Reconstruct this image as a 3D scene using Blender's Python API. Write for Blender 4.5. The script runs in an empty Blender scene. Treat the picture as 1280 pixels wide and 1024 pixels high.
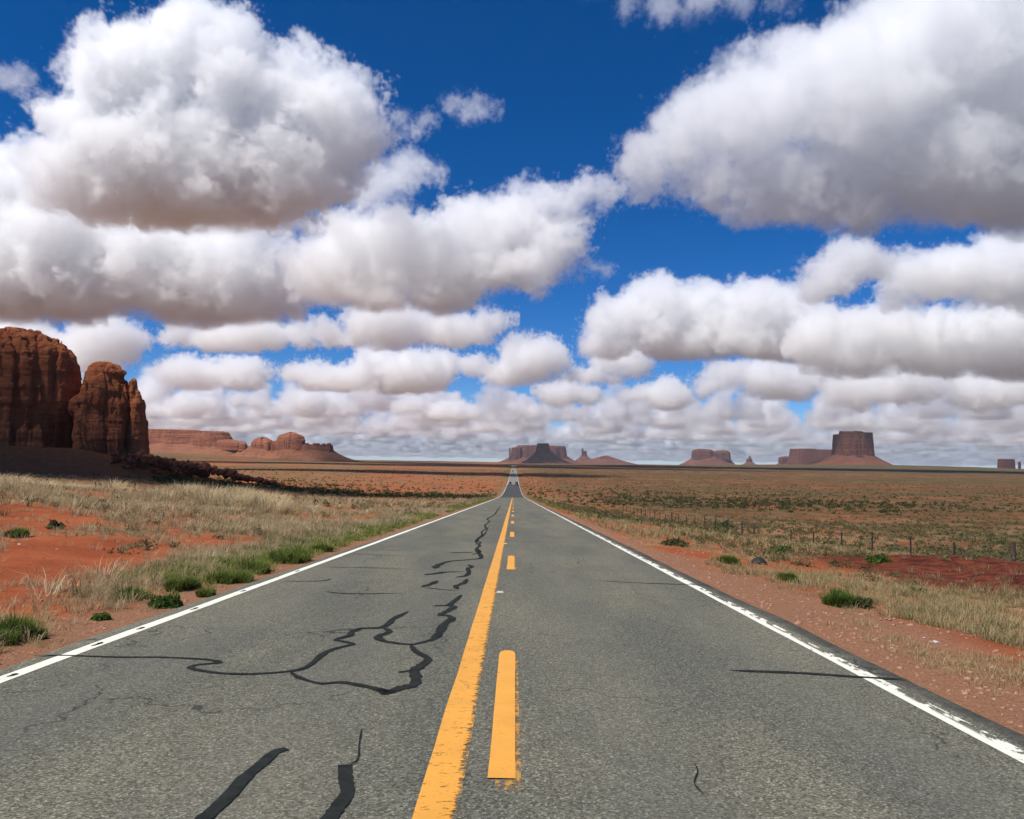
import bpy, bmesh, math, random
import numpy as np
from mathutils import Vector, Matrix

R = math.radians
random.seed(7)
sc = bpy.context.scene
COL = sc.collection

# ---------------------------------------------------------------- camera
F = 1000.0                      # focal length in pixels of the 1280 px wide photograph
CAM = Vector((0.0, 0.0, 1.5))
cam = bpy.data.cameras.new('camera')
cam.sensor_width = 36.0
cam.lens = 36.0 * F / 1280.0
cam.clip_start = 0.1
cam.clip_end = 300000.0
cam_ob = bpy.data.objects.new('camera', cam)
COL.objects.link(cam_ob)
sc.camera = cam_ob
CROT = Matrix.Rotation(R(0.22), 3, 'Z') @ Matrix.Rotation(R(90 + 3.77), 3, 'X') @ Matrix.Rotation(R(0.9), 3, 'Z')
cam_ob.matrix_world = Matrix.Translation(CAM) @ CROT.to_4x4()

# ---------------------------------------------------------------- sky, sun, exposure
SUN_EL, SUN_AZ = 57.0, -130.0     # azimuth from the road direction, positive to the right
w = bpy.data.worlds.new('World')
sc.world = w
w.use_nodes = True
nt = w.node_tree
bg = nt.nodes['Background']
sky = nt.nodes.new('ShaderNodeTexSky')
sky.sky_type = 'NISHITA'
sky.sun_disc = False
sky.sun_elevation = R(SUN_EL)
sky.sun_rotation = R(SUN_AZ)
sky.altitude = 1700
sky.air_density = 0.75
sky.dust_density = 0.0
sky.ozone_density = 5.0
hs = nt.nodes.new('ShaderNodeHueSaturation')
hs.inputs['Saturation'].default_value = 1.33
hs.inputs['Hue'].default_value = 0.507
nt.links.new(sky.outputs[0], hs.inputs['Color'])
nt.links.new(hs.outputs[0], bg.inputs[0])
bg.inputs[1].default_value = 0.095
sun = bpy.data.lights.new('sun', 'SUN')
sun.energy = 5.0
sun.angle = R(0.5)
sun.color = (1.0, 0.96, 0.90)
sun_ob = bpy.data.objects.new('sun', sun)
COL.objects.link(sun_ob)
sd = Vector((math.sin(R(SUN_AZ)) * math.cos(R(SUN_EL)), math.cos(R(SUN_AZ)) * math.cos(R(SUN_EL)), math.sin(R(SUN_EL))))
sun_ob.rotation_euler = sd.to_track_quat('Z', 'Y').to_euler()
sc.view_settings.view_transform = 'Standard'
sc.view_settings.look = 'None'
sc.view_settings.gamma = 1
sc.view_settings.exposure = 0.25
sc.cycles.volume_bounces = 12
sc.cycles.max_bounces = 16
sc.cycles.diffuse_bounces = 3
sc.cycles.transparent_max_bounces = 12
sc.cycles.volume_step_rate = 2.0
VQ = 1.25                       # cloud voxel size factor


# ---------------------------------------------------------------- helpers
def ray(u, v):
    return CROT @ Vector(((u - 640) / F, -(v - 512) / F, -1.0))


def at(u, v, y):                # photo pixel -> point at distance y along the road
    d = ray(u, v)
    return CAM + d * (y / d.y)


def tag(o, label=None, cat=None, group=None, kind=None):
    if label: o['label'] = label
    if cat: o['category'] = cat
    if group: o['group'] = group
    if kind: o['kind'] = kind
    return o


def mesh_np(name, verts, faces, mat=None, parent=None, smooth=False, attrs=None):
    verts = np.asarray(verts, dtype=np.float32)
    faces = np.asarray(faces, dtype=np.int32)
    k = faces.shape[1]
    me = bpy.data.meshes.new(name)
    me.vertices.add(len(verts)); me.vertices.foreach_set('co', verts.ravel())
    me.loops.add(faces.size); me.loops.foreach_set('vertex_index', faces.ravel())
    me.polygons.add(len(faces))
    me.polygons.foreach_set('loop_start', np.arange(0, faces.size, k, dtype=np.int32))
    me.polygons.foreach_set('loop_total', np.full(len(faces), k, dtype=np.int32))
    if smooth:
        me.polygons.foreach_set('use_smooth', np.ones(len(faces), dtype=bool))
    me.update(calc_edges=True)
    for an, (typ, arr) in (attrs or {}).items():
        a = me.attributes.new(an, typ, 'POINT')
        a.data.foreach_set('value' if typ == 'FLOAT' else 'color', np.asarray(arr, dtype=np.float32).ravel())
    o = bpy.data.objects.new(name, me)
    COL.objects.link(o)
    if mat: me.materials.append(mat)
    if parent: o.parent = parent
    return o


def mesh_bm(name, bm, mat=None, parent=None, smooth=False):
    me = bpy.data.meshes.new(name)
    bm.normal_update()
    bm.to_mesh(me); bm.free()
    if smooth:
        for p in me.polygons: p.use_smooth = True
    o = bpy.data.objects.new(name, me)
    COL.objects.link(o)
    if mat: me.materials.append(mat)
    if parent: o.parent = parent
    return o


def empty(name, loc):
    o = bpy.data.objects.new(name, None)
    COL.objects.link(o)
    o.location = loc
    return o


_rng = np.random.RandomState(11)
_LAT = _rng.rand(8, 256, 256).astype(np.float32)


def vnoise(x, y, s=0):
    t = _LAT[s % 8]
    x = np.asarray(x, dtype=np.float64) + 1000.37 * (s + 1); y = np.asarray(y, dtype=np.float64) + 517.71 * (s + 1)
    xi = np.floor(x).astype(np.int64); yi = np.floor(y).astype(np.int64)
    fx = x - xi; fy = y - yi
    fx = fx * fx * (3 - 2 * fx); fy = fy * fy * (3 - 2 * fy)
    x0 = xi & 255; x1 = (xi + 1) & 255; y0 = yi & 255; y1 = (yi + 1) & 255
    return (t[x0, y0] * (1 - fx) + t[x1, y0] * fx) * (1 - fy) + (t[x0, y1] * (1 - fx) + t[x1, y1] * fx) * fy


def fbm(x, y, o=4, s=0, g=0.5):
    a = 1.0; tot = 0; f = 1.0; r = 0
    for i in range(o):
        r = r + a * vnoise(x * f, y * f, s + i); tot += a
        a *= g; f *= 2.03
    return r / tot


def sstep(a, b, x):
    t = np.clip((np.asarray(x, dtype=np.float64) - a) / (b - a), 0, 1)
    return t * t * (3 - 2 * t)


class NB:                       # small shader node builder
    def __init__(s, name):
        s.m = bpy.data.materials.new(name); s.m.use_nodes = True
        s.t = s.m.node_tree; s.t.nodes.clear()
        s.out = s.t.nodes.new('ShaderNodeOutputMaterial')

    def n(s, typ, **kw):
        x = s.t.nodes.new(typ)
        for k, v in kw.items(): setattr(x, k, v)
        return x

    def set(s, sock, v):
        if hasattr(v, 'links'): s.t.links.new(v, sock)
        elif v is not None: sock.default_value = v

    def math(s, op, a, b=None, c=None, clamp=False):
        x = s.n('ShaderNodeMath', operation=op, use_clamp=clamp)
        for i, v in enumerate((a, b, c)): s.set(x.inputs[i], v)
        return x.outputs[0]

    def vmath(s, op, a, b=None):
        x = s.n('ShaderNodeVectorMath', operation=op)
        s.set(x.inputs[0], a); s.set(x.inputs[1], b)
        return x.outputs[0]

    def pos(s, scale=(1, 1, 1)):
        return s.vmath('MULTIPLY', s.n('ShaderNodeNewGeometry').outputs['Position'], scale)

    def xyz(s):
        x = s.n('ShaderNodeSeparateXYZ'); s.set(x.inputs[0], s.n('ShaderNodeNewGeometry').outputs['Position'])
        return x.outputs

    def noise(s, vec, scale, detail=4, rough=0.55, dist=0.0):
        x = s.n('ShaderNodeTexNoise')
        s.set(x.inputs['Vector'], vec); s.set(x.inputs['Scale'], scale); s.set(x.inputs['Detail'], detail)
        s.set(x.inputs['Roughness'], rough); s.set(x.inputs['Distortion'], dist)
        return x.outputs[0]

    def voro(s, vec, scale, out='Distance', feature='F1'):
        x = s.n('ShaderNodeTexVoronoi', feature=feature)
        s.set(x.inputs['Vector'], vec); s.set(x.inputs['Scale'], scale)
        return x.outputs[out]

    def step(s, a, b, x, lo=0.0, hi=1.0):
        m = s.n('ShaderNodeMapRange', interpolation_type='SMOOTHSTEP')
        s.set(m.inputs[0], x); s.set(m.inputs[1], a); s.set(m.inputs[2], b); s.set(m.inputs[3], lo); s.set(m.inputs[4], hi)
        return m.outputs[0]

    def mix(s, f, a, b, blend='MIX'):
        x = s.n('ShaderNodeMix', data_type='RGBA', blend_type=blend)
        s.set(x.inputs[0], f)
        for i, v in ((6, a), (7, b)):
            s.set(x.inputs[i], (*v, 1) if isinstance(v, tuple) and len(v) == 3 else v)
        return x.outputs[2]

    def attr(s, name, out='Fac'):
        return s.n('ShaderNodeAttribute', attribute_name=name).outputs[out]

    def bump(s, h, strength=0.4, dist=0.02):
        b = s.n('ShaderNodeBump'); s.set(b.inputs['Height'], h); s.set(b.inputs['Strength'], strength); s.set(b.inputs['Distance'], dist)
        return b.outputs[0]

    def principled(s, color, rough=0.9, spec=0.2, normal=None, metal=0.0):
        p = s.n('ShaderNodeBsdfPrincipled')
        s.set(p.inputs['Base Color'], (*color, 1) if isinstance(color, tuple) and len(color) == 3 else color)
        s.set(p.inputs['Roughness'], rough); s.set(p.inputs['Specular IOR Level'], spec); s.set(p.inputs['Metallic'], metal)
        if normal is not None: s.set(p.inputs['Normal'], normal)
        return p.outputs[0]

    def done(s, surf):
        s.t.links.new(surf, s.out.inputs['Surface']); return s.m


# ---------------------------------------------------------------- terrain shape
_RY = np.array([-80, 0, 60, 120, 180, 215, 260, 330, 467, 700, 1000, 1400, 1750, 2500, 4000, 60000], dtype=float)
_RZ = np.array([2.96, 0, -2.22, -4.44, -6.62, -7.85, -9.2, -10.4, -11.3, -11.3, -10.5, -8.9, -7.6, -6.4, -6.0, -6.0])


def _hermite(x, X, Y):
    m = np.gradient(Y, X)
    x = np.clip(x, X[0], X[-1]); i = np.clip(np.searchsorted(X, x) - 1, 0, len(X) - 2)
    h = X[i + 1] - X[i]; t = (x - X[i]) / h
    return ((1 + 2 * t) * (1 - t) ** 2 * Y[i] + t * (1 - t) ** 2 * h * m[i] + t * t * (3 - 2 * t) * Y[i + 1] + t * t * (t - 1) * h * m[i + 1])


def zroad(y):
    y = np.asarray(y, dtype=float)
    return np.where(y < 170, -0.037 * y, _hermite(y, _RY, _RZ))


_TX = np.array([-60000, -400, -150, -90, -36, -20, -9, -4.6, 3.6, 5, 9, 14, 22, 60, 400, 60000.])
_TY = np.array([0, 15, 32, 67, 122, 200, 280, 500, 1000.])
_TZ = np.array([   # offsets from the road level, rows follow _TX, columns follow _TY
    [0.5, 0.9, 1.5, 2.5, 3.0, 4.0, 4.5, 3.5, 1.0],
    [0.5, 0.9, 1.5, 2.5, 3.2, 4.5, 5.0, 3.5, 1.0],
    [0.5, 0.9, 1.5, 2.5, 3.0, 4.3, 4.8, 2.6, 0.5],
    [0.5, 0.9, 1.5, 2.0, 2.5, 3.4, 3.2, 1.0, 0.0],
    [0.5, 0.9, 1.5, 0.7, -0.6, -0.3, 0.0, -0.1, 0.0],
    [0.4, 0.8, 1.4, 0.5, -0.4, -0.2, -0.1, 0.0, 0.0],
    [-0.05, 0.1, 0.2, 0.0, -0.2, -0.1, -0.1, -0.1, 0.0],
    [-0.03, -0.03, -0.03, -0.03, -0.03, -0.03, -0.03, -0.03, -0.03],
    [-0.03, -0.03, -0.03, -0.03, -0.03, -0.03, -0.03, -0.03, -0.03],
    [-0.1, -0.1, -0.1, -0.15, -0.15, -0.1, -0.1, -0.1, -0.05],
    [-0.45, -0.45, -0.5, -0.6, -0.6, -0.5, -0.4, -0.2, -0.1],
    [-0.9, -0.95, -1.0, -1.4, -1.4, -1.0, -0.6, -0.3, -0.1],
    [-1.7, -1.7, -1.75, -2.3, -2.4, -1.6, -0.9, -0.4, -0.2],
    [-2.8, -2.8, -2.8, -3.0, -2.8, -1.8, -1.0, -0.5, -0.3],
    [-4.0, -4.0, -4.0, -3.8, -3.2, -2.0, -1.2, -0.6, -0.3],
    [-4.0, -4.0, -4.0, -3.8, -3.2, -2.0, -1.2, -0.6, -0.3]])


def _bilin(x, y):
    x = np.clip(x, _TX[0], _TX[-1]); y = np.clip(y, _TY[0], _TY[-1])
    i = np.clip(np.searchsorted(_TX, x) - 1, 0, len(_TX) - 2); j = np.clip(np.searchsorted(_TY, y) - 1, 0, len(_TY) - 2)
    fx = (x - _TX[i]) / (_TX[i + 1] - _TX[i]); fy = (y - _TY[j]) / (_TY[j + 1] - _TY[j])
    fy = fy * fy * (3 - 2 * fy)
    return (_TZ[i, j] * (1 - fx) + _TZ[i + 1, j] * fx) * (1 - fy) + (_TZ[i, j + 1] * (1 - fx) + _TZ[i + 1, j + 1] * fx) * fy


def berm(x, y):                 # bank of dug dark red soil beside the right verge
    lump = 0.7 + 0.6 * fbm(np.asarray(x) / 1.1, np.asarray(y) / 0.9, 4, 3)
    a = lump * np.exp(-((x - 17.0 + (y - 24) * 0.15) / 8.0) ** 4 - ((y - 22.6 + (x - 16) * -0.42) / 6.4) ** 4)
    return a


def ground(x, y, micro=True):
    x = np.asarray(x, dtype=float); y = np.asarray(y, dtype=float)
    z = zroad(y) + _bilin(x, y)
    off = sstep(0.3, 9, np.where(x < 0, -4.4 - x, x - 3.5))
    far = sstep(60, 900, np.hypot(x, y))
    z = z + off * (fbm(x / 9, y / 9, 3, 1) - 0.5) * 0.55
    z = z + off * far * (fbm(x / 260, y / 260, 4, 3) - 0.5) * 5.0
    side = sstep(60, 500, np.abs(x))
    z = z + far * side * (fbm(x / 1700, y / 1700, 3, 5) - 0.5) * 14.0
    z = z + off * berm(x, y) * 0.7
    if micro:
        z = z + sstep(0.0, 1.2, np.where(x < 0, -4.4 - x, x - 3.5)) * (fbm(x / 0.9, y / 0.9, 3, 2) - 0.5) * 0.16
    # pediments under the far buttes, right and centre
    def hill(cx, cy, rx, ry, h): return h * np.exp(-((x - cx) / rx) ** 2 - ((y - cy) / ry) ** 2)
    z = z + hill(2150, 4700, 1000, 900, 27) + hill(-1150, 2750, 520, 420, 16) + hill(-1750, 3000, 600, 500, 10)
    return z


# soil and plant cover masks, shared by the ground material and the scattered plants
def bare(x, y):                 # open red soil
    b = np.exp(-(((x + 8.7 + 0.42 * (y - 15)) / 2.2) ** 2 + ((y - 15) / 6.0) ** 2) ** 2)
    b = np.maximum(b, 0.95 * np.exp(-(((x + 16) / 5) ** 2 + ((y - 24.5) / 3.4) ** 2) ** 2))
    b = np.maximum(b, 0.9 * np.exp(-(((x + 11.5 + 0.4 * (y - 27)) / 1.6) ** 2 + ((y - 27) / 4.5) ** 2) ** 2))
    b = np.maximum(b, 0.8 * sstep(0.56, 0.66, fbm(x / 3.1, y / 4.2, 3, 6)) * (x < 0))
    return b


def shoulder(x, y):             # gravelly strip next to the asphalt
    wl = 0.7 + 0.9 * fbm(x / 2, y / 3, 2, 4)
    wr = 1.0 + 1.5 * fbm(x / 2, y / 4, 2, 4) - 1.0 * sstep(12, 24, y) - 0.5 * sstep(30, 60, y)
    wr = np.maximum(wr, 0.3)
    return np.where(x < 0, 1 - sstep(wl * 0.5, wl, -4.3 - x), 1 - sstep(wr * 0.6, wr * 1.1, x - 3.4))


def drycover(x, y):
    l = (x < -4.6) * (1 - bare(x, y)) * (1 - 0.9 * shoulder(x, y)) * (0.12 + 0.88 * sstep(0.38, 0.56, fbm(x / 2.6, y / 4.5, 4, 2)))
    r = (x > 3.6) * (1 - shoulder(x, y)) * (1 - 0.85 * sstep(0.25, 0.5, berm(x, y))) * sstep(0.42, 0.62, fbm(x / 3.5, y / 5, 3, 7))
    r = r + (x > 3.6) * 0.9 * np.exp(-((x - 4.0 - (19 - y) * 0.0 - 6.0) / 2.2) ** 2 - ((y - 15.5) / 3.5) ** 2)
    fade = 1 - sstep(90, 170, y) * 0.6
    return np.clip(l * fade + r * 0.7 * fade, 0, 1)


def greencover(x, y):
    vl = np.exp(-((x + 5.4 + 0.004 * y) / (0.62 + 0.004 * y)) ** 2) * sstep(11, 15, y) * sstep(0.34, 0.48, fbm(x / 1.5, y / 5, 3, 3))
    vr = np.exp(-((x - 5.6) / 1.3) ** 2) * sstep(40, 70, y) * sstep(0.40, 0.6, fbm(x / 1.5, y / 6, 3, 3))
    return np.clip(vl + vr * 0.8, 0, 1)


# ---------------------------------------------------------------- ground sheet
def axis(d0, g, n):
    return d0 * (np.exp(g * np.arange(n)) - 1) / g


xs = axis(0.16, 0.026, 360)
xs = np.concatenate([-xs[::-1], xs[1:]])
ys = np.concatenate([np.array([-60, -40, -25, -15, -8, -4]), axis(0.16, 0.0235, 385) - 1.5])
xs = xs[(np.abs(xs) < 46000)]
ys = ys[ys < 46000]
gx, gy = np.meshgrid(xs, ys)
gz = ground(gx, gy)
nx, ny = len(xs), len(ys)
idx = np.arange(nx * ny).reshape(ny, nx)
quads = np.stack([idx[:-1, :-1], idx[:-1, 1:], idx[1:, 1:], idx[1:, :-1]], -1).reshape(-1, 4)

b = NB('desert_ground')
P = b.pos()
big = b.noise(b.pos((1, 0.55, 0)), 0.011, 9, 0.62)
big2 = b.noise(b.pos((1, 0.4, 0)), 0.0021, 8, 0.6)
mid = b.noise(P, 0.35, 7, 0.6)
fine = b.noise(P, 9.0, 5, 0.65)
soil = b.mix(b.step(0.35, 0.65, mid), (0.225, 0.055, 0.022), (0.315, 0.088, 0.034))
soil = b.mix(b.step(0.45, 0.7, big), soil, (0.26, 0.112, 0.05))
pale = b.mix(b.step(0.3, 0.7, fine), (0.24, 0.155, 0.08), (0.36, 0.26, 0.14))
olive = b.mix(b.step(0.3, 0.7, mid), (0.075, 0.068, 0.030), (0.125, 0.105, 0.045))
yd = b.xyz()[1]
xd = b.xyz()[0]
farf = b.step(20, 130, yd)
veg = b.math('MULTIPLY', b.step(0.43, 0.60, b.math('ADD', b.math('MULTIPLY', big, 0.6), b.math('MULTIPLY', b.noise(P, 0.08, 8, 0.7), 0.4))), farf)
c = b.mix(b.math('MULTIPLY', veg, 0.75), soil, olive)
veg2 = b.math('MULTIPLY', b.step(0.44, 0.62, big2), b.step(120, 500, yd))
c = b.mix(b.math('MULTIPLY', veg2, 0.8), c, olive)
right = b.math('MULTIPLY', b.math('MULTIPLY', b.step(8, 40, xd), 0.95), b.step(0.36, 0.54, b.noise(b.pos((1, 0.45, 0)), 0.035, 6, 0.65), 0.35, 1.0))
c = b.mix(right, c, b.mix(b.step(0.35, 0.65, b.noise(P, 0.6, 6, 0.7)), (0.115, 0.046, 0.021), (0.066, 0.052, 0.022)))
c = b.mix(b.math('MULTIPLY', b.attr('dry'), 0.55), c, pale)
c = b.mix(b.math('MULTIPLY', b.attr('green'), 0.5), c, (0.09, 0.10, 0.03))
grav = b.mix(b.step(0.25, 0.75, b.noise(P, 45, 3, 0.7)), (0.14, 0.068, 0.038), (0.32, 0.185, 0.112))
c = b.mix(b.math('MULTIPLY', b.attr('gravel'), 0.85), c, grav)
dark = b.mix(b.step(0.35, 0.65, b.noise(P, 2.5, 8, 0.7)), (0.055, 0.016, 0.011), (0.155, 0.042, 0.022))
c = b.mix(b.attr('dark'), c, dark)
c = b.mix(b.step(0.2, 0.8, b.noise(P, 30, 4, 0.7)), c, b.mix(0.35, c, (0.9, 0.9, 0.9), 'MULTIPLY'))
wash_shade = b.math('MULTIPLY', b.attr('wash_shade'), b.step(0.35, 0.6, b.noise(b.pos((1, 0.5, 0)), 0.06, 7, 0.7)))
c = b.mix(b.math('MULTIPLY', wash_shade, 0.8), c, (0.055, 0.058, 0.024))  # olive scrub tone, and painted cloud shade in the far bands
hgt = b.math('ADD', b.math('MULTIPLY', b.noise(P, 3.0, 8, 0.7), 1.0), b.math('MULTIPLY', b.noise(P, 40, 3, 0.7), 0.12))
M_ground = b.done(b.principled(c, 0.95, 0.05, b.bump(hgt, 0.7, 0.12)))


def wash_shade_mask(x, y):  # plant cover along the low ground, plus dark bands standing in for cloud shade
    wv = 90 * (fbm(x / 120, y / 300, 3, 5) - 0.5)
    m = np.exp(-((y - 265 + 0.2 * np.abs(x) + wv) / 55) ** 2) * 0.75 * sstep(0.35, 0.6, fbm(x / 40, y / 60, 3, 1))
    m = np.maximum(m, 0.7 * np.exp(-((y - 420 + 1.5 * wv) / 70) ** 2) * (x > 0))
    m = np.maximum(m, 0.8 * np.exp(-((y - 980 + 3 * wv) / 110) ** 2) * sstep(0.3, 0.55, fbm(x / 200, y / 300, 3, 2)))  # far band darkened to paint in a cloud shadow across the plain
    m = np.maximum(m, 0.9 * np.exp(-((y - 2300 + 5 * wv) / 350) ** 2))  # wider band of painted cloud shade further out
    m = np.maximum(m, 1.0 * sstep(1300, 1700, y) * (1 - sstep(4200, 5000, y)) * sstep(200, 700, x))  # right ridge: dark scrub tone and painted cloud shade together
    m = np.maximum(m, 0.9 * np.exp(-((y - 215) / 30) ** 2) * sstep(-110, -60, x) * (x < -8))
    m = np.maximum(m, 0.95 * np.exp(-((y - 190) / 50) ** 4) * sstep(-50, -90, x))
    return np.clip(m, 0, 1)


X, Y = gx.ravel(), gy.ravel()
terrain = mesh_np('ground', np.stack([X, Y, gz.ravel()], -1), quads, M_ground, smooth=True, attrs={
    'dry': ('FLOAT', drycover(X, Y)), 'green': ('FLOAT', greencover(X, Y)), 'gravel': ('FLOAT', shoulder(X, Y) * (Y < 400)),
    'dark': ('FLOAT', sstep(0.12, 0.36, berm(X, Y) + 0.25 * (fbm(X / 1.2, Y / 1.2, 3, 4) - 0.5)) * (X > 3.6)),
    'wash_shade': ('FLOAT', wash_shade_mask(X, Y))})
tag(terrain, 'red desert plain with patches of olive scrub', kind='structure')

# ---------------------------------------------------------------- road
XL, XR = -4.28, 3.42
b = NB('asphalt')
P = b.pos()
yd = b.xyz()[1]
xd = b.xyz()[0]
agg = b.n('ShaderNodeTexVoronoi'); b.set(agg.inputs['Vector'], P); b.set(agg.inputs['Scale'], 85)
sep = b.n('ShaderNodeSeparateColor'); b.set(sep.inputs[0], agg.outputs['Color'])
g1 = b.mix(b.step(0.0, 1.0, sep.outputs[0]), (0.058, 0.056, 0.044), (0.158, 0.152, 0.120))
g1 = b.mix(b.step(0.86, 0.97, sep.outputs[1]), g1, (0.25, 0.24, 0.19))
g1 = b.mix(b.step(0.66, 0.78, b.noise(P, 60, 4, 0.7)), g1, (0.034, 0.035, 0.032))
tint = b.mix(b.step(0.35, 0.65, b.noise(b.pos((1.0, 0.25, 1)), 0.7, 5, 0.6)), (0.80, 0.83, 0.85), (1.14, 1.12, 1.05))
g1 = b.mix(1.0, g1, tint, 'MULTIPLY')
# two polished wheel paths in each lane
wp = None
for cx in (-3.1, -1.35, 0.75, 2.35):
    k = b.math('POWER', 2.718, b.math('MULTIPLY', b.math('POWER', b.math('DIVIDE', b.math('SUBTRACT', xd, cx), 0.38), 2.0), -1.0))
    wp = k if wp is None else b.math('ADD', wp, k)
g1 = b.mix(b.math('MULTIPLY', wp, 0.22), g1, (0.132, 0.128, 0.105))
g1 = b.mix(b.math('MULTIPLY', b.math('MULTIPLY', b.step(3.16, 3.24, b.math('ADD', xd, b.math('MULTIPLY', b.noise(P, 2.0, 4, 0.6), 0.10))), b.step(0.3, 0.6, b.noise(P, 1.5, 5, 0.7), 0.4, 1.0)), 0.8), g1, (0.040, 0.041, 0.038))
vn = b.n('ShaderNodeTexNoise'); b.set(vn.inputs['Vector'], P); b.set(vn.inputs['Scale'], 2.5); b.set(vn.inputs['Detail'], 5)
cv = b.vmath('ADD', b.pos((0.55, 0.42, 0)), b.vmath('MULTIPLY', vn.outputs['Color'], (0.35, 0.35, 0)))
hair = b.math('MULTIPLY', b.step(0.002, 0.007, b.voro(cv, 1.0, feature='DISTANCE_TO_EDGE'), 1.0, 0.0), b.step(0.50, 0.60, b.noise(P, 0.45, 3, 0.5)))
g1 = b.mix(b.math('MULTIPLY', hair, 0.75), g1, (0.022, 0.023, 0.022))
new = b.math('MULTIPLY', b.step(206, 208, yd), b.step(455, 470, yd, 1.0, 0.0))
c = b.mix(new, g1, (0.052, 0.055, 0.052))
old = b.step(456, 472, yd)
c = b.mix(old, c, (0.17, 0.165, 0.14))
hgt = b.math('ADD', agg.outputs['Distance'], b.math('MULTIPLY', b.noise(P, 30, 4, 0.7), 0.8))
M_road = b.done(b.principled(c, 0.88, 0.12, b.bump(hgt, 0.55, 0.006)))

ry = np.concatenate([np.arange(-30, 60, 0.5), np.arange(60, 260, 2.0), np.arange(260, 3200, 15.0)])
cols = np.array([0, 0.012, 0.03, 0.25, 0.5, 0.75, 0.97, 0.988, 1.0])


def strip(name, x0, x1, y0, y1, lift, mat, parent, step=0.5, wob=0.0, seed=0, rnd=0.0):
    n = max(2, int((y1 - y0) / step) + 1)
    y = np.linspace(y0, y1, n)
    a = x0 + wob * (fbm(y / 1.7, y * 0 + seed, 3, seed) - 0.5)
    c = x1 + wob * (fbm(y / 1.3, y * 0 + seed + 9, 3, seed + 1) - 0.5)
    if rnd > 0:                  # rounded far end
        k = np.clip((y1 - y) / rnd, 0, 1); k = 0.35 + 0.65 * np.sqrt(1 - (1 - k) ** 2)
        m = (a + c) / 2; a, c = m + (a - m) * k, m + (c - m) * k
    z = zroad(y) + lift
    v = np.concatenate([np.stack([a, y, z], -1), np.stack([c, y, z], -1)])
    i = np.arange(n - 1)
    return mesh_np(name, v, np.stack([i, i + n, i + n + 1, i + 1], -1), mat, parent)


V = []
for yy in ry:
    l = XL + 0.10 * (fbm(yy / 1.3, 3.0, 4, 2) - 0.5); r = XR + 0.14 * (fbm(yy / 1.3, 8.0, 4, 3) - 0.5)
    zz = float(zroad(yy))
    for q in cols:
        V.append((l + (r - l) * q, yy, zz - (0.10 if q in (0, 1.0) else 0.012 if q in (0.012, 0.988) else 0)))
nc = len(cols)
ii = np.arange(len(ry) * nc).reshape(len(ry), nc)
road = mesh_np('road', V, np.stack([ii[:-1, :-1], ii[:-1, 1:], ii[1:, 1:], ii[1:, :-1]], -1).reshape(-1, 4), M_road, smooth=True)
tag(road, 'two lane asphalt desert road running straight to the horizon', kind='structure')


def paint(name, col, wear_lo, wear_hi, trans=0.0, scale=6.0, stretch=(1, 0.6, 1), dots=0.0, edge=None, blot=None):
    b = NB(name)
    x, y, z = b.xyz()
    n = b.noise(b.pos(stretch), scale, 6, 0.7)
    f = b.step(wear_lo, wear_hi, n)
    if trans > 0:                # crosswise rumble scratches
        tn = b.noise(b.pos((11.0, 22.0, 1)), 1.0, 5, 0.78)
        f = b.math('MAXIMUM', f, b.math('MULTIPLY', b.step(0.565, 0.66, tn), trans))
    if edge is not None:         # one worn side: (x where wear is full, x where it ends)
        e = b.step(edge[0], edge[1], x, 1.0, 0.0)
        en = b.noise(b.pos((4.0, 6.0, 1)), 3.0, 6, 0.75)
        f = b.math('MAXIMUM', f, b.step(0.42, 0.52, b.math('SUBTRACT', b.math('ADD', en, b.math('MULTIPLY', e, 0.215)), 0.20)))
    if blot is not None:         # chipped patches strung along one half of the line
        e = b.step(blot[0], blot[1], x)
        bn = b.noise(b.pos((8.0, 3.0, 1)), 1.0, 5, 0.72)
        f = b.math('MAXIMUM', f, b.math('MULTIPLY', b.step(0.48, 0.52, bn), e))
    f = b.math('MAXIMUM', f, b.math('MULTIPLY', b.step(0.62, 0.72, b.noise(b.pos(), 60, 3, 0.7)), 0.55))
    c = b.mix(b.step(0.3, 0.7, b.noise(b.pos(), 3, 5, 0.6)), tuple(k * 0.88 for k in col), col)
    p = b.principled(c, 0.6, 0.3)
    t = b.n('ShaderNodeBsdfTransparent')
    mx = b.n('ShaderNodeMixShader'); b.set(mx.inputs[0], f); b.set(mx.inputs[1], p); b.set(mx.inputs[2], t.outputs[0])
    return b.done(mx.outputs[0])


YEL = (0.66, 0.305, 0.045)
M_yel = paint('yellow_paint', YEL, 0.70, 0.78, trans=0.75, edge=(-0.24, -0.30))
M_yel2 = paint('fresh_yellow_paint', YEL, 0.69, 0.77, scale=9)
M_yel3 = paint('old_yellow_paint', (0.42, 0.22, 0.06), 0.44, 0.56, scale=14)
M_whl = paint('white_paint', (0.72, 0.71, 0.60), 0.70, 0.76)
M_whr = paint('worn_white_paint', (0.72, 0.71, 0.60), 0.62, 0.70, trans=0.0, blot=(2.985, 3.03))

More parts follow.
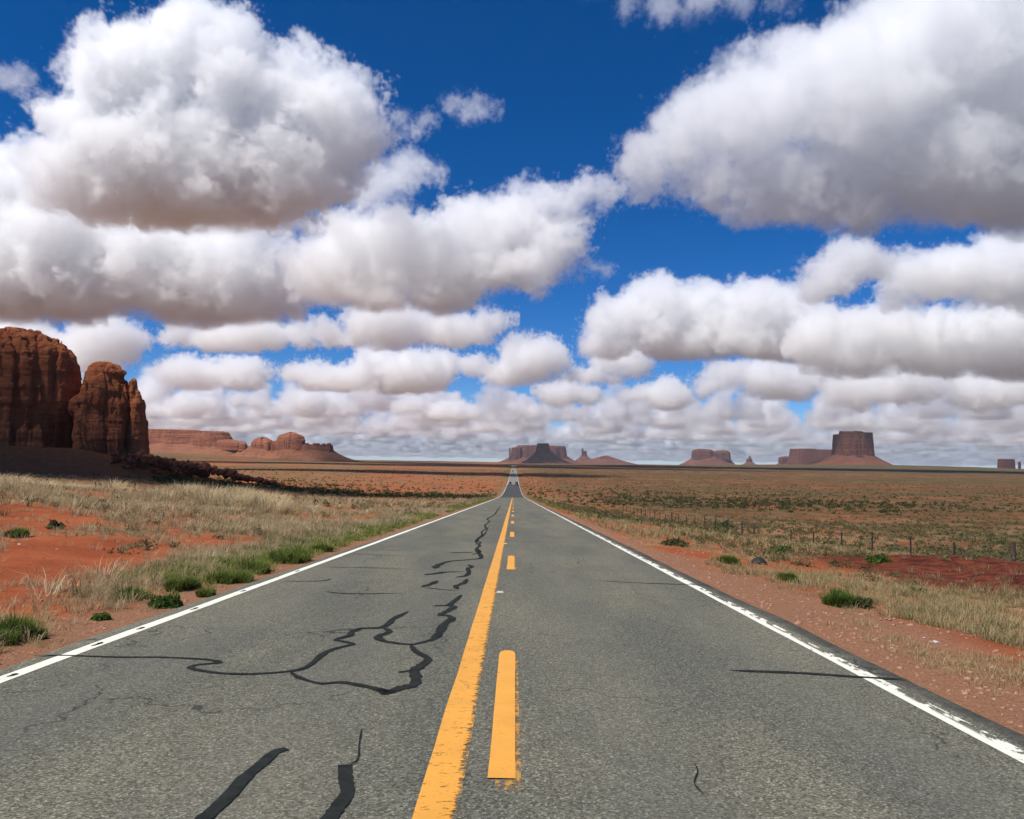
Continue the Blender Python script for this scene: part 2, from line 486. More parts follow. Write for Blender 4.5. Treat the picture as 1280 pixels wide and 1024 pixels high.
YC = -0.345
strip('centre_line', YC - 0.10, YC + 0.105, -20, 206, 0.004, M_yel, road, 0.4, 0.02, 1)
strip('edge_line', -3.99, -3.85, -20, 206, 0.004, M_whl, road, 0.4, 0.03, 2)
strip('edge_line', 2.93, 3.08, -20, 206, 0.004, M_whr, road, 0.4, 0.03, 3)
strip('edge_line', -3.99, -3.82, 206.5, 2900, 0.01, M_whl, road, 10)
strip('edge_line', 2.93, 3.10, 206.5, 2900, 0.01, M_whr, road, 10)
for k in range(17):
    y0 = 4.31 + 11.35 * k
    s = strip('lane_dash', -0.115, 0.035, y0, y0 + 3.40, 0.008, M_yel2, road, 0.05, 0.022, 4, 0.22)
    if k < 6:
        strip('lane_dash', -0.075, 0.062, y0 - 0.16, y0 + 3.05, 0.004, M_yel3, road, 0.12, 0.012, 5)

b = NB('tar')
M_tar = b.done(b.principled(b.mix(b.step(0.3, 0.7, b.noise(b.pos(), 14, 5, 0.65)), (0.012, 0.015, 0.014), (0.024, 0.027, 0.026)), 0.9, 0.06))


def road_pt(u, v):
    d = ray(u, v)
    s = (-CAM.z) / (d.z + 0.037 * d.y)      # plane z = -0.037 y
    return np.array([d.x * s, d.y * s])


def tar(pts, w, taper=True, seed=0, world=False, k=5, jit=0.25):
    p = np.array(pts, dtype=float) if world else np.array([road_pt(*q) for q in pts])
    # resample with a Catmull-Rom curve
    q = np.concatenate([[2 * p[0] - p[1]], p, [2 * p[-1] - p[-2]]])
    o = []
    for i in range(1, len(q) - 2):
        for t in np.linspace(0, 1, k, endpoint=False):
            o.append(0.5 * (2 * q[i] + (q[i + 1] - q[i - 1]) * t + (2 * q[i - 1] - 5 * q[i] + 4 * q[i + 1] - q[i + 2]) * t * t + (3 * q[i] - q[i - 1] - 3 * q[i + 1] + q[i + 2]) * t ** 3))
    o.append(p[-1]); o = np.array(o)
    n = len(o)
    tg = np.gradient(o, axis=0); tg /= np.linalg.norm(tg, axis=1)[:, None] + 1e-9
    nr = np.stack([-tg[:, 1], tg[:, 0]], -1)
    wd = np.interp(np.linspace(0, 1, n), np.linspace(0, 1, len(w)), w) if isinstance(w, (list, tuple)) else np.full(n, w)
    rs = np.random.RandomState(seed + n)
    wd = wd * 0.8 * (1 + jit * (rs.rand(n) - 0.5) * 2)
    if taper:
        e = np.minimum(np.arange(n), np.arange(n)[::-1]) / 3.0
        wd = wd * np.clip(0.25 + e, 0, 1)
    a = o + nr * wd[:, None] / 2; c = o - nr * wd[:, None] / 2
    lift = 0.006
    va = np.stack([a[:, 0], a[:, 1], zroad(a[:, 1]) + lift], -1); vc = np.stack([c[:, 0], c[:, 1], zroad(c[:, 1]) + lift], -1)
    i = np.arange(n - 1)
    return mesh_np('tar_seal', np.concatenate([va, vc]), np.stack([i, i + 1, i + n + 1, i + n], -1), M_tar, road)


tar([(40, 820), (84, 820), (150, 822), (194, 822), (244, 824), (266, 826), (275, 828.5), (264, 830), (247, 831.5), (238, 834.7), (247, 838), (275, 842), (312, 843), (359, 840), (384, 834), (404, 818), (420, 811), (440, 806), (432, 803), (420, 800), (437, 795), (440, 790), (452, 786), (475, 785), (486, 780), (492, 774), (510, 765)], [0.05, 0.06, 0.06, 0.07, 0.08, 0.09, 0.10])
tar([(477, 785), (487, 790), (473, 796), (477, 801), (492, 804), (510, 806), (522, 805), (542, 799), (550, 790), (555, 781), (565, 774), (560, 770), (550, 769), (560, 764), (567, 759), (562, 757), (570, 750), (577, 744)], [0.08, 0.11, 0.06, 0.13, 0.10, 0.12, 0.10])
tar([(540, 758), (550, 757.5), (562, 757)], 0.09)
tar([(513, 806), (520, 815), (535, 824), (527, 832), (518, 839), (520, 847), (518, 856), (500, 861), (484, 866), (468, 861), (432, 854), (415, 854), (400, 855), (375, 848), (362, 840)], [0.06, 0.09, 0.12, 0.11, 0.14, 0.09, 0.08, 0.06, 0.06])
tar([(477, 862), (482, 868), (488, 863)], 0.09, False)
tar([(497, 841), (505, 840), (517, 838)], 0.05)
tar([(572, 737), (570, 733), (580, 729), (584, 724)], 0.12)
tar([(570, 722), (582, 720), (586, 716), (585, 711), (590, 709), (585, 706)], 0.12)
tar([(530, 719), (547, 717), (556, 715.5), (582, 715)], [0.2, 0.2, 0.1])
tar([(547, 726), (540, 730), (527, 734)], 0.14)
tar([(527, 734), (550, 737), (572, 738.5)], 0.05)
tar([(544, 711), (547, 707), (562, 702), (585, 700), (601, 698), (599, 692), (594, 686)], [0.2, 0.12, 0.16])
tar([(590, 694), (600, 690), (596, 686), (600, 682), (595, 678), (598, 673), (603, 669), (602, 665), (608, 661), (606, 657), (612, 652), (609, 649), (616, 645), (620, 641), (623, 636), (627, 631)], [0.10, 0.10, 0.11, 0.12, 0.12], k=3)
tar([(592, 682), (601, 679), (597, 675), (606, 668), (611, 658)], 0.07, k=3)
tar([(560, 691), (576, 691), (592, 691)], 0.2)
for a in ([(407, 740), (437, 742.5), (507, 742)], [(400, 709), (460, 710), (517, 712)], [(437, 692), (470, 694), (507, 695)], [(464, 687), (490, 688), (507, 688)],
          [(490, 679), (507, 679)], [(512, 671), (575, 671.5)], [(575, 675), (600, 677.5), (622, 679)], [(642, 677), (700, 678), (760, 680)], [(350, 727), (400, 726.5), (415, 724)],
          [(745, 726), (800, 729), (857, 731), (890, 732)], [(500, 660), (560, 660.5)], [(470, 683), (500, 683.5)]):
    tar(a, 0.06, seed=3)
tar([(912, 838.5), (950, 840), (1001, 842), (1090, 848), (1135, 850)], [0.05, 0.11, 0.09, 0.06], seed=5)
tar([(359, 937), (344, 941), (328, 955), (306, 973), (287, 995), (262, 1018), (235, 1040)], [0.075, 0.09, 0.10, 0.10], taper=False, seed=2, jit=0.1)
tar([(431, 957), (432, 977), (434, 992), (422, 1010), (412, 1024), (385, 1060)], [0.095, 0.09, 0.10, 0.10], taper=False, seed=4, jit=0.12)
tar([(452, 912), (449, 930), (447, 950), (433, 957)], 0.012, seed=4)
tar([(868, 955), (872, 965), (868, 980), (880, 995)], 0.010, seed=6)
for yq, lq in ((5.1, .18), (6.35, .12), (7.6, .2), (8.5, .16), (9.9, .22), (11.7, .2), (14.6, .25)):
    tar([(-3.93, yq), (-3.915, yq + lq / 2), (-3.93, yq + lq)], 0.055, seed=8, world=True)

# raised pavement markers
b = NB('marker_plastic'); M_rpm = b.done(b.principled((0.32, 0.27, 0.19), 0.4, 0.5))
b = NB('marker_lens'); M_lens = b.done(b.principled((0.5, 0.45, 0.38), 0.3, 0.4))


def marker(x, y, label):
    r = empty('pavement_marker', (x, y, float(zroad(y)) + 0.002))
    tag(r, label, 'road marker', 'reflective markers on the centre of the road')
    bm = bmesh.new()
    v = [bm.verts.new(p) for p in ((-.055, -.05, 0), (.055, -.05, 0), (.055, .05, 0), (-.055, .05, 0), (-.045, -.018, .022), (.045, -.018, .022), (.045, .018, .022), (-.045, .018, .022))]
    for f in ((3, 2, 1, 0), (4, 5, 6, 7), (0, 1, 5, 4), (1, 2, 6, 5), (2, 3, 7, 6), (3, 0, 4, 7)): bm.faces.new([v[i] for i in f])
    mesh_bm('housing', bm, M_rpm, r)
    bm = bmesh.new()
    v = [bm.verts.new(p) for p in ((-.042, -.0475, .005), (.042, -.0475, .005), (.038, -.0225, .022), (-.038, -.0225, .022))]
    bm.faces.new(v); bmesh.ops.translate(bm, verts=bm.verts, vec=(0, -.003, .001))
    bmesh.ops.solidify(bm, geom=bm.faces[:], thickness=0.002)
    mesh_bm('lens', bm, M_lens, r)


p = road_pt(625, 741); marker(p[0], p[1], 'brown raised reflector beside the solid yellow line, nearest the camera')
p = road_pt(631.5, 680); marker(p[0], p[1], 'small raised reflector further up the road beside the yellow line')

# ---------------------------------------------------------------- rock
def rock_mat(name, c1, c2, c3, scale=1.0, varnish=0.5, strata=1.0, bumpd=1.0):
    b = NB(name)
    n1 = b.noise(b.pos(), 0.09 / scale, 9, 0.65)
    st = b.noise(b.pos((0.12, 0.12, 1.6)), 0.45 / scale, 7, 0.65)
    vs = b.noise(b.pos((1, 1, 0.10)), 0.28 / scale, 8, 0.65, 0.3)
    c = b.mix(b.step(0.35, 0.65, n1), c1, c2)
    c = b.mix(b.math('MULTIPLY', b.step(0.45, 0.62, st), 0.55 * strata), c, c3)
    c = b.mix(b.math('MULTIPLY', b.step(0.52, 0.70, vs), varnish), c, (0.055, 0.028, 0.022))
    h = b.math('ADD', b.math('MULTIPLY', st, 1.3), b.math('ADD', b.math('MULTIPLY', vs, 1.6), b.noise(b.pos(), 0.6 / scale, 8, 0.7)))
    return b.done(b.principled(c, 0.95, 0.05, b.bump(h, 0.8, bumpd)))


M_rock = rock_mat('sandstone', (0.30, 0.088, 0.036), (0.42, 0.135, 0.052), (0.20, 0.06, 0.03), 1.0, 0.48, 0.8, 1.2)


def gn_tools(ng):
    N = ng.nodes; L = ng.links.new

    def M(op, a, b_=None, c=None, clamp=False):
        x = N.new('ShaderNodeMath'); x.operation = op; x.use_clamp = clamp
        for i, s in enumerate((a, b_, c)):
            if s is None: continue
            if hasattr(s, 'links'): L(s, x.inputs[i])
            else: x.inputs[i].default_value = s
        return x.outputs[0]

    def V(op, a, b_=None, c=None):
        x = N.new('ShaderNodeVectorMath'); x.operation = op
        for i, s in enumerate((a, b_, c)):
            if s is None: continue
            if hasattr(s, 'links'): L(s, x.inputs[i])
            else: x.inputs[i].default_value = s
        return x.outputs['Value'] if op == 'LENGTH' else x.outputs[0]

    def noise(vec, scale, detail, rough=0.55, out=0):
        x = N.new('ShaderNodeTexNoise'); L(vec, x.inputs['Vector'])
        x.inputs['Scale'].default_value = scale; x.inputs['Detail'].default_value = detail; x.inputs['Roughness'].default_value = rough
        return x.outputs[out]
    return N, L, M, V, noise


def new_group(name):
    ng = bpy.data.node_groups.new(name, 'GeometryNodeTree')
    ng.interface.new_socket('Geometry', in_out='OUTPUT', socket_type='NodeSocketGeometry')
    return ng


def ell_field(M, V, wp, blobs, k):
    f = None
    for (x, y, z, rx, ry, rz) in blobs:
        q = V('LENGTH', V('MULTIPLY', V('SUBTRACT', wp, (x, y, z)), (1 / rx, 1 / ry, 1 / rz)))
        m = min(rx, ry, rz)
        q = M('MULTIPLY_ADD', q, m, -m)
        f = q if f is None else M('SMOOTH_MIN', f, q, k)
    return f


def N_z(N, L, pos):
    x = N.new('ShaderNodeSeparateXYZ'); L(pos, x.inputs[0])
    return x.outputs[2]


def sdf_rock(name, blobs, cuts, mn, mx, vox, mat, parent, amp=1.0, k=2.0):
    """carve a rock from rounded masses, grooves and strata; returns a plain mesh object"""
    ng = new_group(name); N, L, M, V, noise = gn_tools(ng)
    pos = N.new('GeometryNodeInputPosition').outputs[0]
    wob = V('MULTIPLY_ADD', noise(pos, 0.05, 3, 0.5, 1), (7 * amp,) * 3, pos)
    wob = V('ADD', wob, (-3.5 * amp,) * 3)
    f = ell_field(M, V, wob, blobs, k)
    for cblob in cuts:
        g = ell_field(M, V, wob, [cblob], k)
        f = M('SMOOTH_MAX', f, M('MULTIPLY', g, -1.0), 1.0)
    gro = noise(V('MULTIPLY', pos, (1, 1, 0.10)), 0.22, 4, 0.6)
    gr = M('ABSOLUTE', M('SUBTRACT', gro, 0.5))
    gr = M('MULTIPLY', M('SUBTRACT', 0.06, M('MINIMUM', gr, 0.06)), 20.0 * amp)      # narrow vertical clefts
    f = M('ADD', f, gr)
    g2 = M('ABSOLUTE', M('SUBTRACT', noise(V('MULTIPLY', pos, (1, 1, 0.06)), 0.075, 3, 0.5), 0.5))
    f = M('ADD', f, M('MULTIPLY', M('SUBTRACT', 0.05, M('MINIMUM', g2, 0.05)), 40.0 * amp))
    led = M('SUBTRACT', M('FRACT', M('MULTIPLY', M('ADD', N_z(N, L, pos), M('MULTIPLY', noise(pos, 0.05, 2), 9.0)), 0.19)), 0.5)
    f = M('ADD', f, M('MULTIPLY', led, 0.5 * amp))                                  # level ledges
    f = M('ADD', f, M('MULTIPLY_ADD', noise(V('MULTIPLY', pos, (0.07, 0.07, 1.0)), 0.42, 4, 0.6), 2.2 * amp, -1.1 * amp))
    f = M('ADD', f, M('MULTIPLY_ADD', noise(pos, 0.12, 7, 0.62), 4.0 * amp, -2.0 * amp))
    dn = M('MULTIPLY_ADD', f, -1.0 / (4 * vox), 0.5, True)
    vc = N.new('GeometryNodeVolumeCube'); L(dn, vc.inputs['Density'])
    vc.inputs['Min'].default_value = mn; vc.inputs['Max'].default_value = mx
    for i, a in enumerate('XYZ'): vc.inputs['Resolution ' + a].default_value = max(6, int((mx[i] - mn[i]) / vox))
    vm = N.new('GeometryNodeVolumeToMesh'); L(vc.outputs[0], vm.inputs['Volume']); vm.inputs['Threshold'].default_value = 0.5
    go = N.new('NodeGroupOutput'); L(vm.outputs[0], go.inputs[0])
    tmp = bpy.data.objects.new('tmp', bpy.data.meshes.new('tmp')); COL.objects.link(tmp)
    md = tmp.modifiers.new('g', 'NODES'); md.node_group = ng
    dg = bpy.context.evaluated_depsgraph_get()
    me = bpy.data.meshes.new_from_object(tmp.evaluated_get(dg), depsgraph=dg)
    bpy.data.objects.remove(tmp); bpy.data.node_groups.remove(ng)
    me.name = name
    me.materials.clear(); me.materials.append(mat)
    me.polygons.foreach_set('use_smooth', np.ones(len(me.polygons), dtype=bool))
    o = bpy.data.objects.new(name, me); COL.objects.link(o)
    if parent: o.parent = parent
    return o


def blob(u, v, D, ru, rv, rd, dy=0.0):
    p = at(u, v, D); s = D / F
    return (p.x, D + dy, p.z, ru * s, rd * s, rv * s)


DR = 250.0
o = sdf_rock('sandstone_dome', [
    blob(-10, 520, DR, 100, 112, 80, 6), blob(45, 480, DR, 52, 66, 52), blob(20, 455, DR, 52, 44, 50), blob(60, 500, DR, 36, 70, 44, 2),
    blob(40, 560, DR, 62, 50, 50), blob(-90, 500, DR, 90, 100, 80, 12), blob(70, 470, DR, 22, 40, 36)],
    [blob(92, 560, DR, 16, 52, 40, -6)], (-235, 215, -8), (-128, 285, 52), 0.42, M_rock, None, 0.75, 3.0)
tag(o, 'huge rounded sandstone dome cut by the left edge, shaded face and sunlit top', 'rock formation')
twin = sdf_rock('sandstone_tower', [
    blob(130, 500, DR, 26, 48, 34), blob(126, 545, DR, 30, 50, 36), blob(108, 510, DR, 14, 16, 22, -3), blob(148, 520, DR, 17, 50, 26), blob(131, 470, DR, 22, 20, 24),
    blob(107, 550, DR, 15, 40, 22, 4), blob(146, 466, DR, 10, 6, 12), blob(150, 575, DR, 26, 20, 26), blob(118, 535, DR, 8, 55, 14, -7), blob(162, 555, DR, 10, 50, 10, 8), blob(156, 545, DR, 8, 40, 14, -5)],
    [blob(103, 560, DR, 6, 34, 14, -10)], (-142, 222, -8), (-112, 274, 36), 0.3, M_rock, None, 0.42, 1.2)
tag(twin, 'smaller knobbed sandstone tower beside the big dome with a slim dark pinnacle on its right', 'rock formation')
sdf_rock('pinnacle', [
    blob(168, 492, DR, 4.5, 18, 8), blob(173, 520, DR, 8, 30, 12), blob(172, 548, DR, 11, 42, 14), blob(167, 480, DR, 4, 7, 7), blob(172, 570, DR, 14, 18, 16)],
    [], (-124, 232, -8), (-110, 266, 30), 0.22, M_rock, twin, 0.22, 0.8)

# skirt of slope debris at the foot of the rocks
M_talus = rock_mat('talus', (0.15, 0.060, 0.030), (0.20, 0.085, 0.04), (0.10, 0.06, 0.03), 0.15, 0.2, 0.2, 0.3)


def boulder(name, loc, s, mat, seed, parent=None):
    bm = bmesh.new()
    bmesh.ops.create_icosphere(bm, subdivisions=3, radius=1.0)
    rs = random.Random(seed)
    pl = [(Vector((rs.uniform(-1, 1), rs.uniform(-1, 1), rs.uniform(-1, 1))).normalized(), rs.uniform(0.55, 0.85)) for _ in range(9)]
    for v in bm.verts:
        for n, d in pl:                      # chip flat facets off the sphere
            e = v.co.dot(n) - d
            if e > 0: v.co -= n * e * 0.9
        v.co += Vector((rs.uniform(-1, 1), rs.uniform(-1, 1), rs.uniform(-1, 1))) * 0.025
        v.co.x *= s[0]; v.co.y *= s[1]; v.co.z *= s[2]
    o = mesh_bm(name, bm, mat, parent)
    o.location = loc
    o.rotation_euler = (rs.uniform(-.2, .2), rs.uniform(-.2, .2), rs.uniform(0, 6))
    return o


M_boul = rock_mat('boulder_rock', (0.17, 0.058, 0.032), (0.25, 0.085, 0.042), (0.10, 0.04, 0.03), 0.12, 0.35, 0.5, 0.15)


def on_ground(u, D):
    p = at(u, 578, D)
    return p.x, D, float(ground(p.x, D, False))


bl = [(255, 588, 242, 11.5, 10, 'largest dark boulder of the scree, egg shaped and facing the camera in shade', 0.10),
      (236, 590, 240, 6, 8, 'pale edged boulder just left of the large egg shaped one', 0),
      (185, 577, 246, 12, 10, 'angular block leaning at the foot of the slim pinnacle', 0),
      (342, 604, 236, 4.5, 4.5, 'last boulder at the right end of the scree line', 0),
      (206, 580, 250, 9, 7, 'blocky red boulder between the pinnacle and the pale edged boulder', 0)]
for i, (u, v, D, ru, rv, lab, _) in enumerate(bl):
    p = at(u, v, D); s = D / F
    o = boulder('boulder', (p.x, D, p.z), (ru * s, ru * s * 0.9, rv * s), M_boul, 40 + i)
    tag(o, lab, 'boulder', 'boulders below the sandstone rocks')
# the loose scree itself: past counting
V, FQ = [], []
rs = random.Random(5)
ico = bmesh.new(); bmesh.ops.create_icosphere(ico, subdivisions=1, radius=1.0)
iv = np.array([v.co[:] for v in ico.verts]); ico.verts.index_update(); iff = np.array([[v.index for v in f.verts] for f in ico.faces]); ico.free()
vv, ff, nb = [], [], 0
for k in range(1500):
    t = rs.random()
    if k < 500:
        u = rs.uniform(140, 232); base = np.interp(u, [140, 190, 232], [573, 578, 588]); v = base + rs.uniform(-8, 6); D = rs.uniform(232, 252)
    else:
        u = 200 + 150 * t ** 0.9; base = np.interp(u, [200, 260, 300, 350], [580, 587, 596, 606]); v = base + rs.gauss(0, 3.0 * (1.15 - t)); D = rs.uniform(234, 256)
    p = at(u, v, D)
    s = D / F * rs.choice([0.7, 1, 1.2, 1.6, 2.2, 3.0, 4.2]) * (1.2 - 0.5 * t)
    q = iv * (1 + 0.35 * (np.random.RandomState(k).rand(len(iv), 1) - 0.5)) * np.array([s * rs.uniform(.8, 1.4), s, s * rs.uniform(.6, 1.1)])
    a = rs.uniform(0, 6.3); ca, sa = math.cos(a), math.sin(a)
    q = q @ np.array([[ca, sa, 0], [-sa, ca, 0], [0, 0, 1]])
    vv.append(q + np.array([p.x, D, p.z])); ff.append(iff + nb); nb += len(iv)
tag(mesh_np('scree', np.concatenate(vv), np.concatenate(ff), M_boul), 'line of broken red rubble trailing right from the sandstone tower', kind='stuff')
# debris apron under rocks
th = np.linspace(0, 2 * math.pi, 90)
vv = []
for r_, h_ in ((0, 9), (0.55, 8.0), (0.75, 5.0), (0.9, 2.2), (1.0, 0.6), (1.15, -1.5)):
    for t in th[:-1]:
        px, py = -158 + 62 * r_ * math.cos(t), 252 + 34 * r_ * math.sin(t)
        vv.append((px, py, float(ground(px, py, False)) + h_ + 1.6 * float(fbm(px / 6, py / 6, 3, 2) - .5) * (r_ > 0)))
n = 89
ff = [[a * n + i, a * n + (i + 1) % n, (a + 1) * n + (i + 1) % n, (a + 1) * n + i] for a in range(5) for i in range(n)]
tag(mesh_np('hillside', vv, ff, M_talus, smooth=True), kind='structure')

# ---------------------------------------------------------------- buttes
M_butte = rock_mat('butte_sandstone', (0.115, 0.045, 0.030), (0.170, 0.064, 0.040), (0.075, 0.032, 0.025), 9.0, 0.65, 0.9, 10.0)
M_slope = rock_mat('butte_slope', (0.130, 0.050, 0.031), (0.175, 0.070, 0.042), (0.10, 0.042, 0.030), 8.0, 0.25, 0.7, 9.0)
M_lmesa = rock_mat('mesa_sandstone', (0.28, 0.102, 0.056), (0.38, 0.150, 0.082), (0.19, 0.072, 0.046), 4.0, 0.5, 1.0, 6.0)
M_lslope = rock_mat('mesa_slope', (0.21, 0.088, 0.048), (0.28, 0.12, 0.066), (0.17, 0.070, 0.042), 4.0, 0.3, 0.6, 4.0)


def loft(rings, n):
    f = []
    for a in range(len(rings) - 1):
        for i in range(n):
            j = (i + 1) % n
            f.append((a * n + i, (a + 1) * n + i, (a + 1) * n + j, a * n + j))
    return np.concatenate(rings), np.array(f)


def cliff_mesh(uL, uR, vTop, vCl, D, depth, parent, mat, seed, dome=0.0, tilt=0.0, flute=0.06, flare=0.08, sq=4.0, rough=0.02, n=320):
    pL, pR, pT, pB = at(uL, vCl, D), at(uR, vCl, D), at((uL + uR) / 2, vTop, D), at((uL + uR) / 2, vCl, D)
    cx = (pL.x + pR.x) / 2; a = (pR.x - pL.x) / 2; dp = depth * a
    H = pT.z - pB.z; zb = pB.z
    th = np.linspace(0, 2 * math.pi, n, endpoint=False)
    ct, st = np.cos(th), np.sin(th)
    sup = (np.abs(ct) ** sq + np.abs(st) ** sq) ** (-1 / sq)
    fl = (fbm(th * 7 / 2, th * 0 + seed, 4, seed) - 0.5); fl2 = np.abs(fbm(th * 24 / 2, th * 0 + seed * 3, 3, seed + 1) - 0.5)
    seam = 0.5 + 0.5 * np.cos(np.clip(th - math.pi * 2, -1, 0) * math.pi)  # closes the ring smoothly
    fl = fl * (1 - seam * 0.8)
    rings = []
    zs = np.linspace(-0.25, 1, 22)
    for zr in zs:
        if dome > 0: prof = max(0.0, 1 - max(0.0, (zr - (1 - dome)) / dome) ** 2.2) ** 0.5
        else: prof = 1.0
        r = sup * prof * (1 + flute * 2.2 * fl - flute * 1.6 * fl2 + flare * (1 - zr) + 0.02 * (vnoise(np.array([zr * 9.0]), np.array([seed * 1.0]), 2)[0] - .5))
        x = cx + a * r * ct / (1 + flute * 0.2); y = D + dp + dp * r * st
        z = zb + H * zr + H * rough * 4 * (fbm(th * 3 + zr, th * 0 + seed + 5, 3, 3) - 0.5) * max(0, zr) + tilt * (x - cx) * max(0, zr)
        rings.append(np.stack([x, y, z], -1))
    top = rings[-1]
    for q in (0.85, 0.5, 0.15):
        t = top.copy(); t[:, 0] = cx + (top[:, 0] - cx) * q; t[:, 1] = D + dp + (top[:, 1] - D - dp) * q
        t[:, 2] = top[:, 2].mean() * (1 - q) + top[:, 2] * q + H * 0.02 * (1 - q) + H * rough * 3 * (fbm(t[:, 0] / a * 3, t[:, 1] / a * 3, 3, 2) - 0.5)
        rings.append(t)
    v, f = loft(rings, n)
    return mesh_np('cliff', v, f, mat, parent, smooth=False)


def slope_mesh(uL, uR, vTop, uTL, uTR, vBase, D, depth, parent, mat, seed, tdepth=0.8, n=160, conc=1.7):
    pT = at((uL + uR) / 2, vTop, D); pB = at((uL + uR) / 2, vBase, D)
    xl, xr = at(uL, vTop, D).x, at(uR, vTop, D).x; tl, tr = at(uTL, vBase, D).x, at(uTR, vBase, D).x
    cx = (xl + xr) / 2; a = (xr - xl) / 2; dp = depth * a
    th = np.linspace(0, 2 * math.pi, n, endpoint=False); ct, st = np.cos(th), np.sin(th)
    ext = np.where(ct > 0, (tr - xr), (xl - tl)); ext = np.where(np.abs(ct) < .3, np.where(ct > 0, (tr - xr), (xl - tl)), ext)
    w_ = 0.5 + 0.5 * np.clip(ct / 0.6, -1, 1); ext = (tr - xr) * w_ + (xl - tl) * (1 - w_)
    gul = fbm(th * 9, th * 0 + seed, 4, seed) - 0.5
    rings = []
    for s in np.concatenate([[-0.12], np.linspace(0, 1, 14), [1.3]]):
        z = pT.z + (pB.z - pT.z) * (1 - (1 - min(s, 1.0)) ** conc if s >= 0 else s) - (s > 1) * 6
        rr = max(s, 0)
        if s < 0: z = pT.z + (pT.z - pB.z) * 0.12
        e = ext * rr * (1 + 0.35 * gul * rr * 1.5)
        k = 0.72 if s < 0 else 0.96
        x = cx + a * k * ct + e * ct; y = D + dp + dp * k * st + e * tdepth * st
        rings.append(np.stack([x, y, np.full(n, z) + (pT.z - pB.z) * 0.10 * gul * math.sin(math.pi * min(1, max(0, s)))], -1))
    v, f = loft(rings, n)
    return mesh_np('slope', v, f, mat, parent, smooth=True)


def butte(name, label, D, cliffs, slope, mats=(None, None), cat='butte'):
    r = empty(name, (0, 0, 0)); 
    tag(r, label, cat)
    for i, c_ in enumerate(cliffs):
        cliff_mesh(c_[0], c_[1], c_[2], c_[3], D, c_[4], r, mats[0] or M_butte, 3 + i * 7 + int(D) % 13, **(c_[5] if len(c_) > 5 else {}))
    for s_ in (slope if isinstance(slope, list) else [slope]):
        slope_mesh(*s_[:6], D, s_[6], r, mats[1] or M_slope, 5 + int(D) % 11, **(s_[7] if len(s_) > 7 else {}))
    return r


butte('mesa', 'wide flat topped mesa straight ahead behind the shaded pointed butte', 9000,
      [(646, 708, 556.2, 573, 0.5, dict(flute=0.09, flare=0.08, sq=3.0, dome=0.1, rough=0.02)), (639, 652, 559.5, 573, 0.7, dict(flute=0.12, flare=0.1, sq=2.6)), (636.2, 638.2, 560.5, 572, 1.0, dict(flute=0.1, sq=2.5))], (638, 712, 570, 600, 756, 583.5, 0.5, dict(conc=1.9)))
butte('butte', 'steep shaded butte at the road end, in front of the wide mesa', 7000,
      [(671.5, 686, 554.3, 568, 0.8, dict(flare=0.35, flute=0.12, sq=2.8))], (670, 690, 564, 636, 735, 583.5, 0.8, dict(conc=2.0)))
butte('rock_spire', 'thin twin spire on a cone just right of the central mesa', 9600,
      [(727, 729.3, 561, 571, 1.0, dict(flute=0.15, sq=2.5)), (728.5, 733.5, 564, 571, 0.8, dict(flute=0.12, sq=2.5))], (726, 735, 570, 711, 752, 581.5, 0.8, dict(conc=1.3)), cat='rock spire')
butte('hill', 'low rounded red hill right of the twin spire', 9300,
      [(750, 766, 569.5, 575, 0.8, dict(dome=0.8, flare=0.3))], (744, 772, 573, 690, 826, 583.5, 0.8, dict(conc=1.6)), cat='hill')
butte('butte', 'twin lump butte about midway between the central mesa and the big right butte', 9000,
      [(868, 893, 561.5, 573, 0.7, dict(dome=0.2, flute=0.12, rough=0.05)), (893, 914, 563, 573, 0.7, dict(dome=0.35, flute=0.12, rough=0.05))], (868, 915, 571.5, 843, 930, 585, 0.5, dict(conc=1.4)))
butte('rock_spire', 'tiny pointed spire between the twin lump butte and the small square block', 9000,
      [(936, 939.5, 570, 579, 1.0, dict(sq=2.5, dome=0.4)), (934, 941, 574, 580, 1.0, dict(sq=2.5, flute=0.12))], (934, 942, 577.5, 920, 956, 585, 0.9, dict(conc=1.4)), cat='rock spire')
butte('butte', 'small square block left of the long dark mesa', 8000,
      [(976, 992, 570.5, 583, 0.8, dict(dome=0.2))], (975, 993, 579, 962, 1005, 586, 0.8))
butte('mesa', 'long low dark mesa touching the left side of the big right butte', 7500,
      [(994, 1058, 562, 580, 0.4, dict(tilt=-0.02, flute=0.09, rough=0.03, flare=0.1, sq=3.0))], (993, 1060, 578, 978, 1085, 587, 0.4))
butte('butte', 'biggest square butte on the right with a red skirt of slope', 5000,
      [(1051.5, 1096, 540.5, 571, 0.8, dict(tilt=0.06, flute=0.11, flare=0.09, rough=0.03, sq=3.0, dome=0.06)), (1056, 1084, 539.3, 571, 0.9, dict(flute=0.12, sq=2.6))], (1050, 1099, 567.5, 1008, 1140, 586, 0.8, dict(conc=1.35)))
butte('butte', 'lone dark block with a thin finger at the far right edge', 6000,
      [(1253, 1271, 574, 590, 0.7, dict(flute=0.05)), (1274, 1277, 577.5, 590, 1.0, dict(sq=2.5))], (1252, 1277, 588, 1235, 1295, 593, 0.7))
lm = (M_lmesa, M_lslope)
butte('mesa', 'long pink flat topped mesa behind the left sandstone rocks', 2700,
      [(120, 272, 536.5, 556, 0.35, dict(flute=0.07, flare=0.16, rough=0.02, tilt=-0.012)), (262, 300, 549, 560, 0.5, dict(dome=0.6, flute=0.06))], (118, 298, 551, 60, 345, 573, 0.3), lm, 'mesa')
butte('rock_dome', 'small pink dome at the right end of the long pink mesa', 2650,
      [(312, 338, 546.5, 563, 0.8, dict(dome=0.65, flute=0.13, rough=0.06)), (298, 307, 552, 562, 0.8, dict(dome=0.5))], (300, 340, 559, 272, 372, 574, 0.7), lm, 'rock dome')
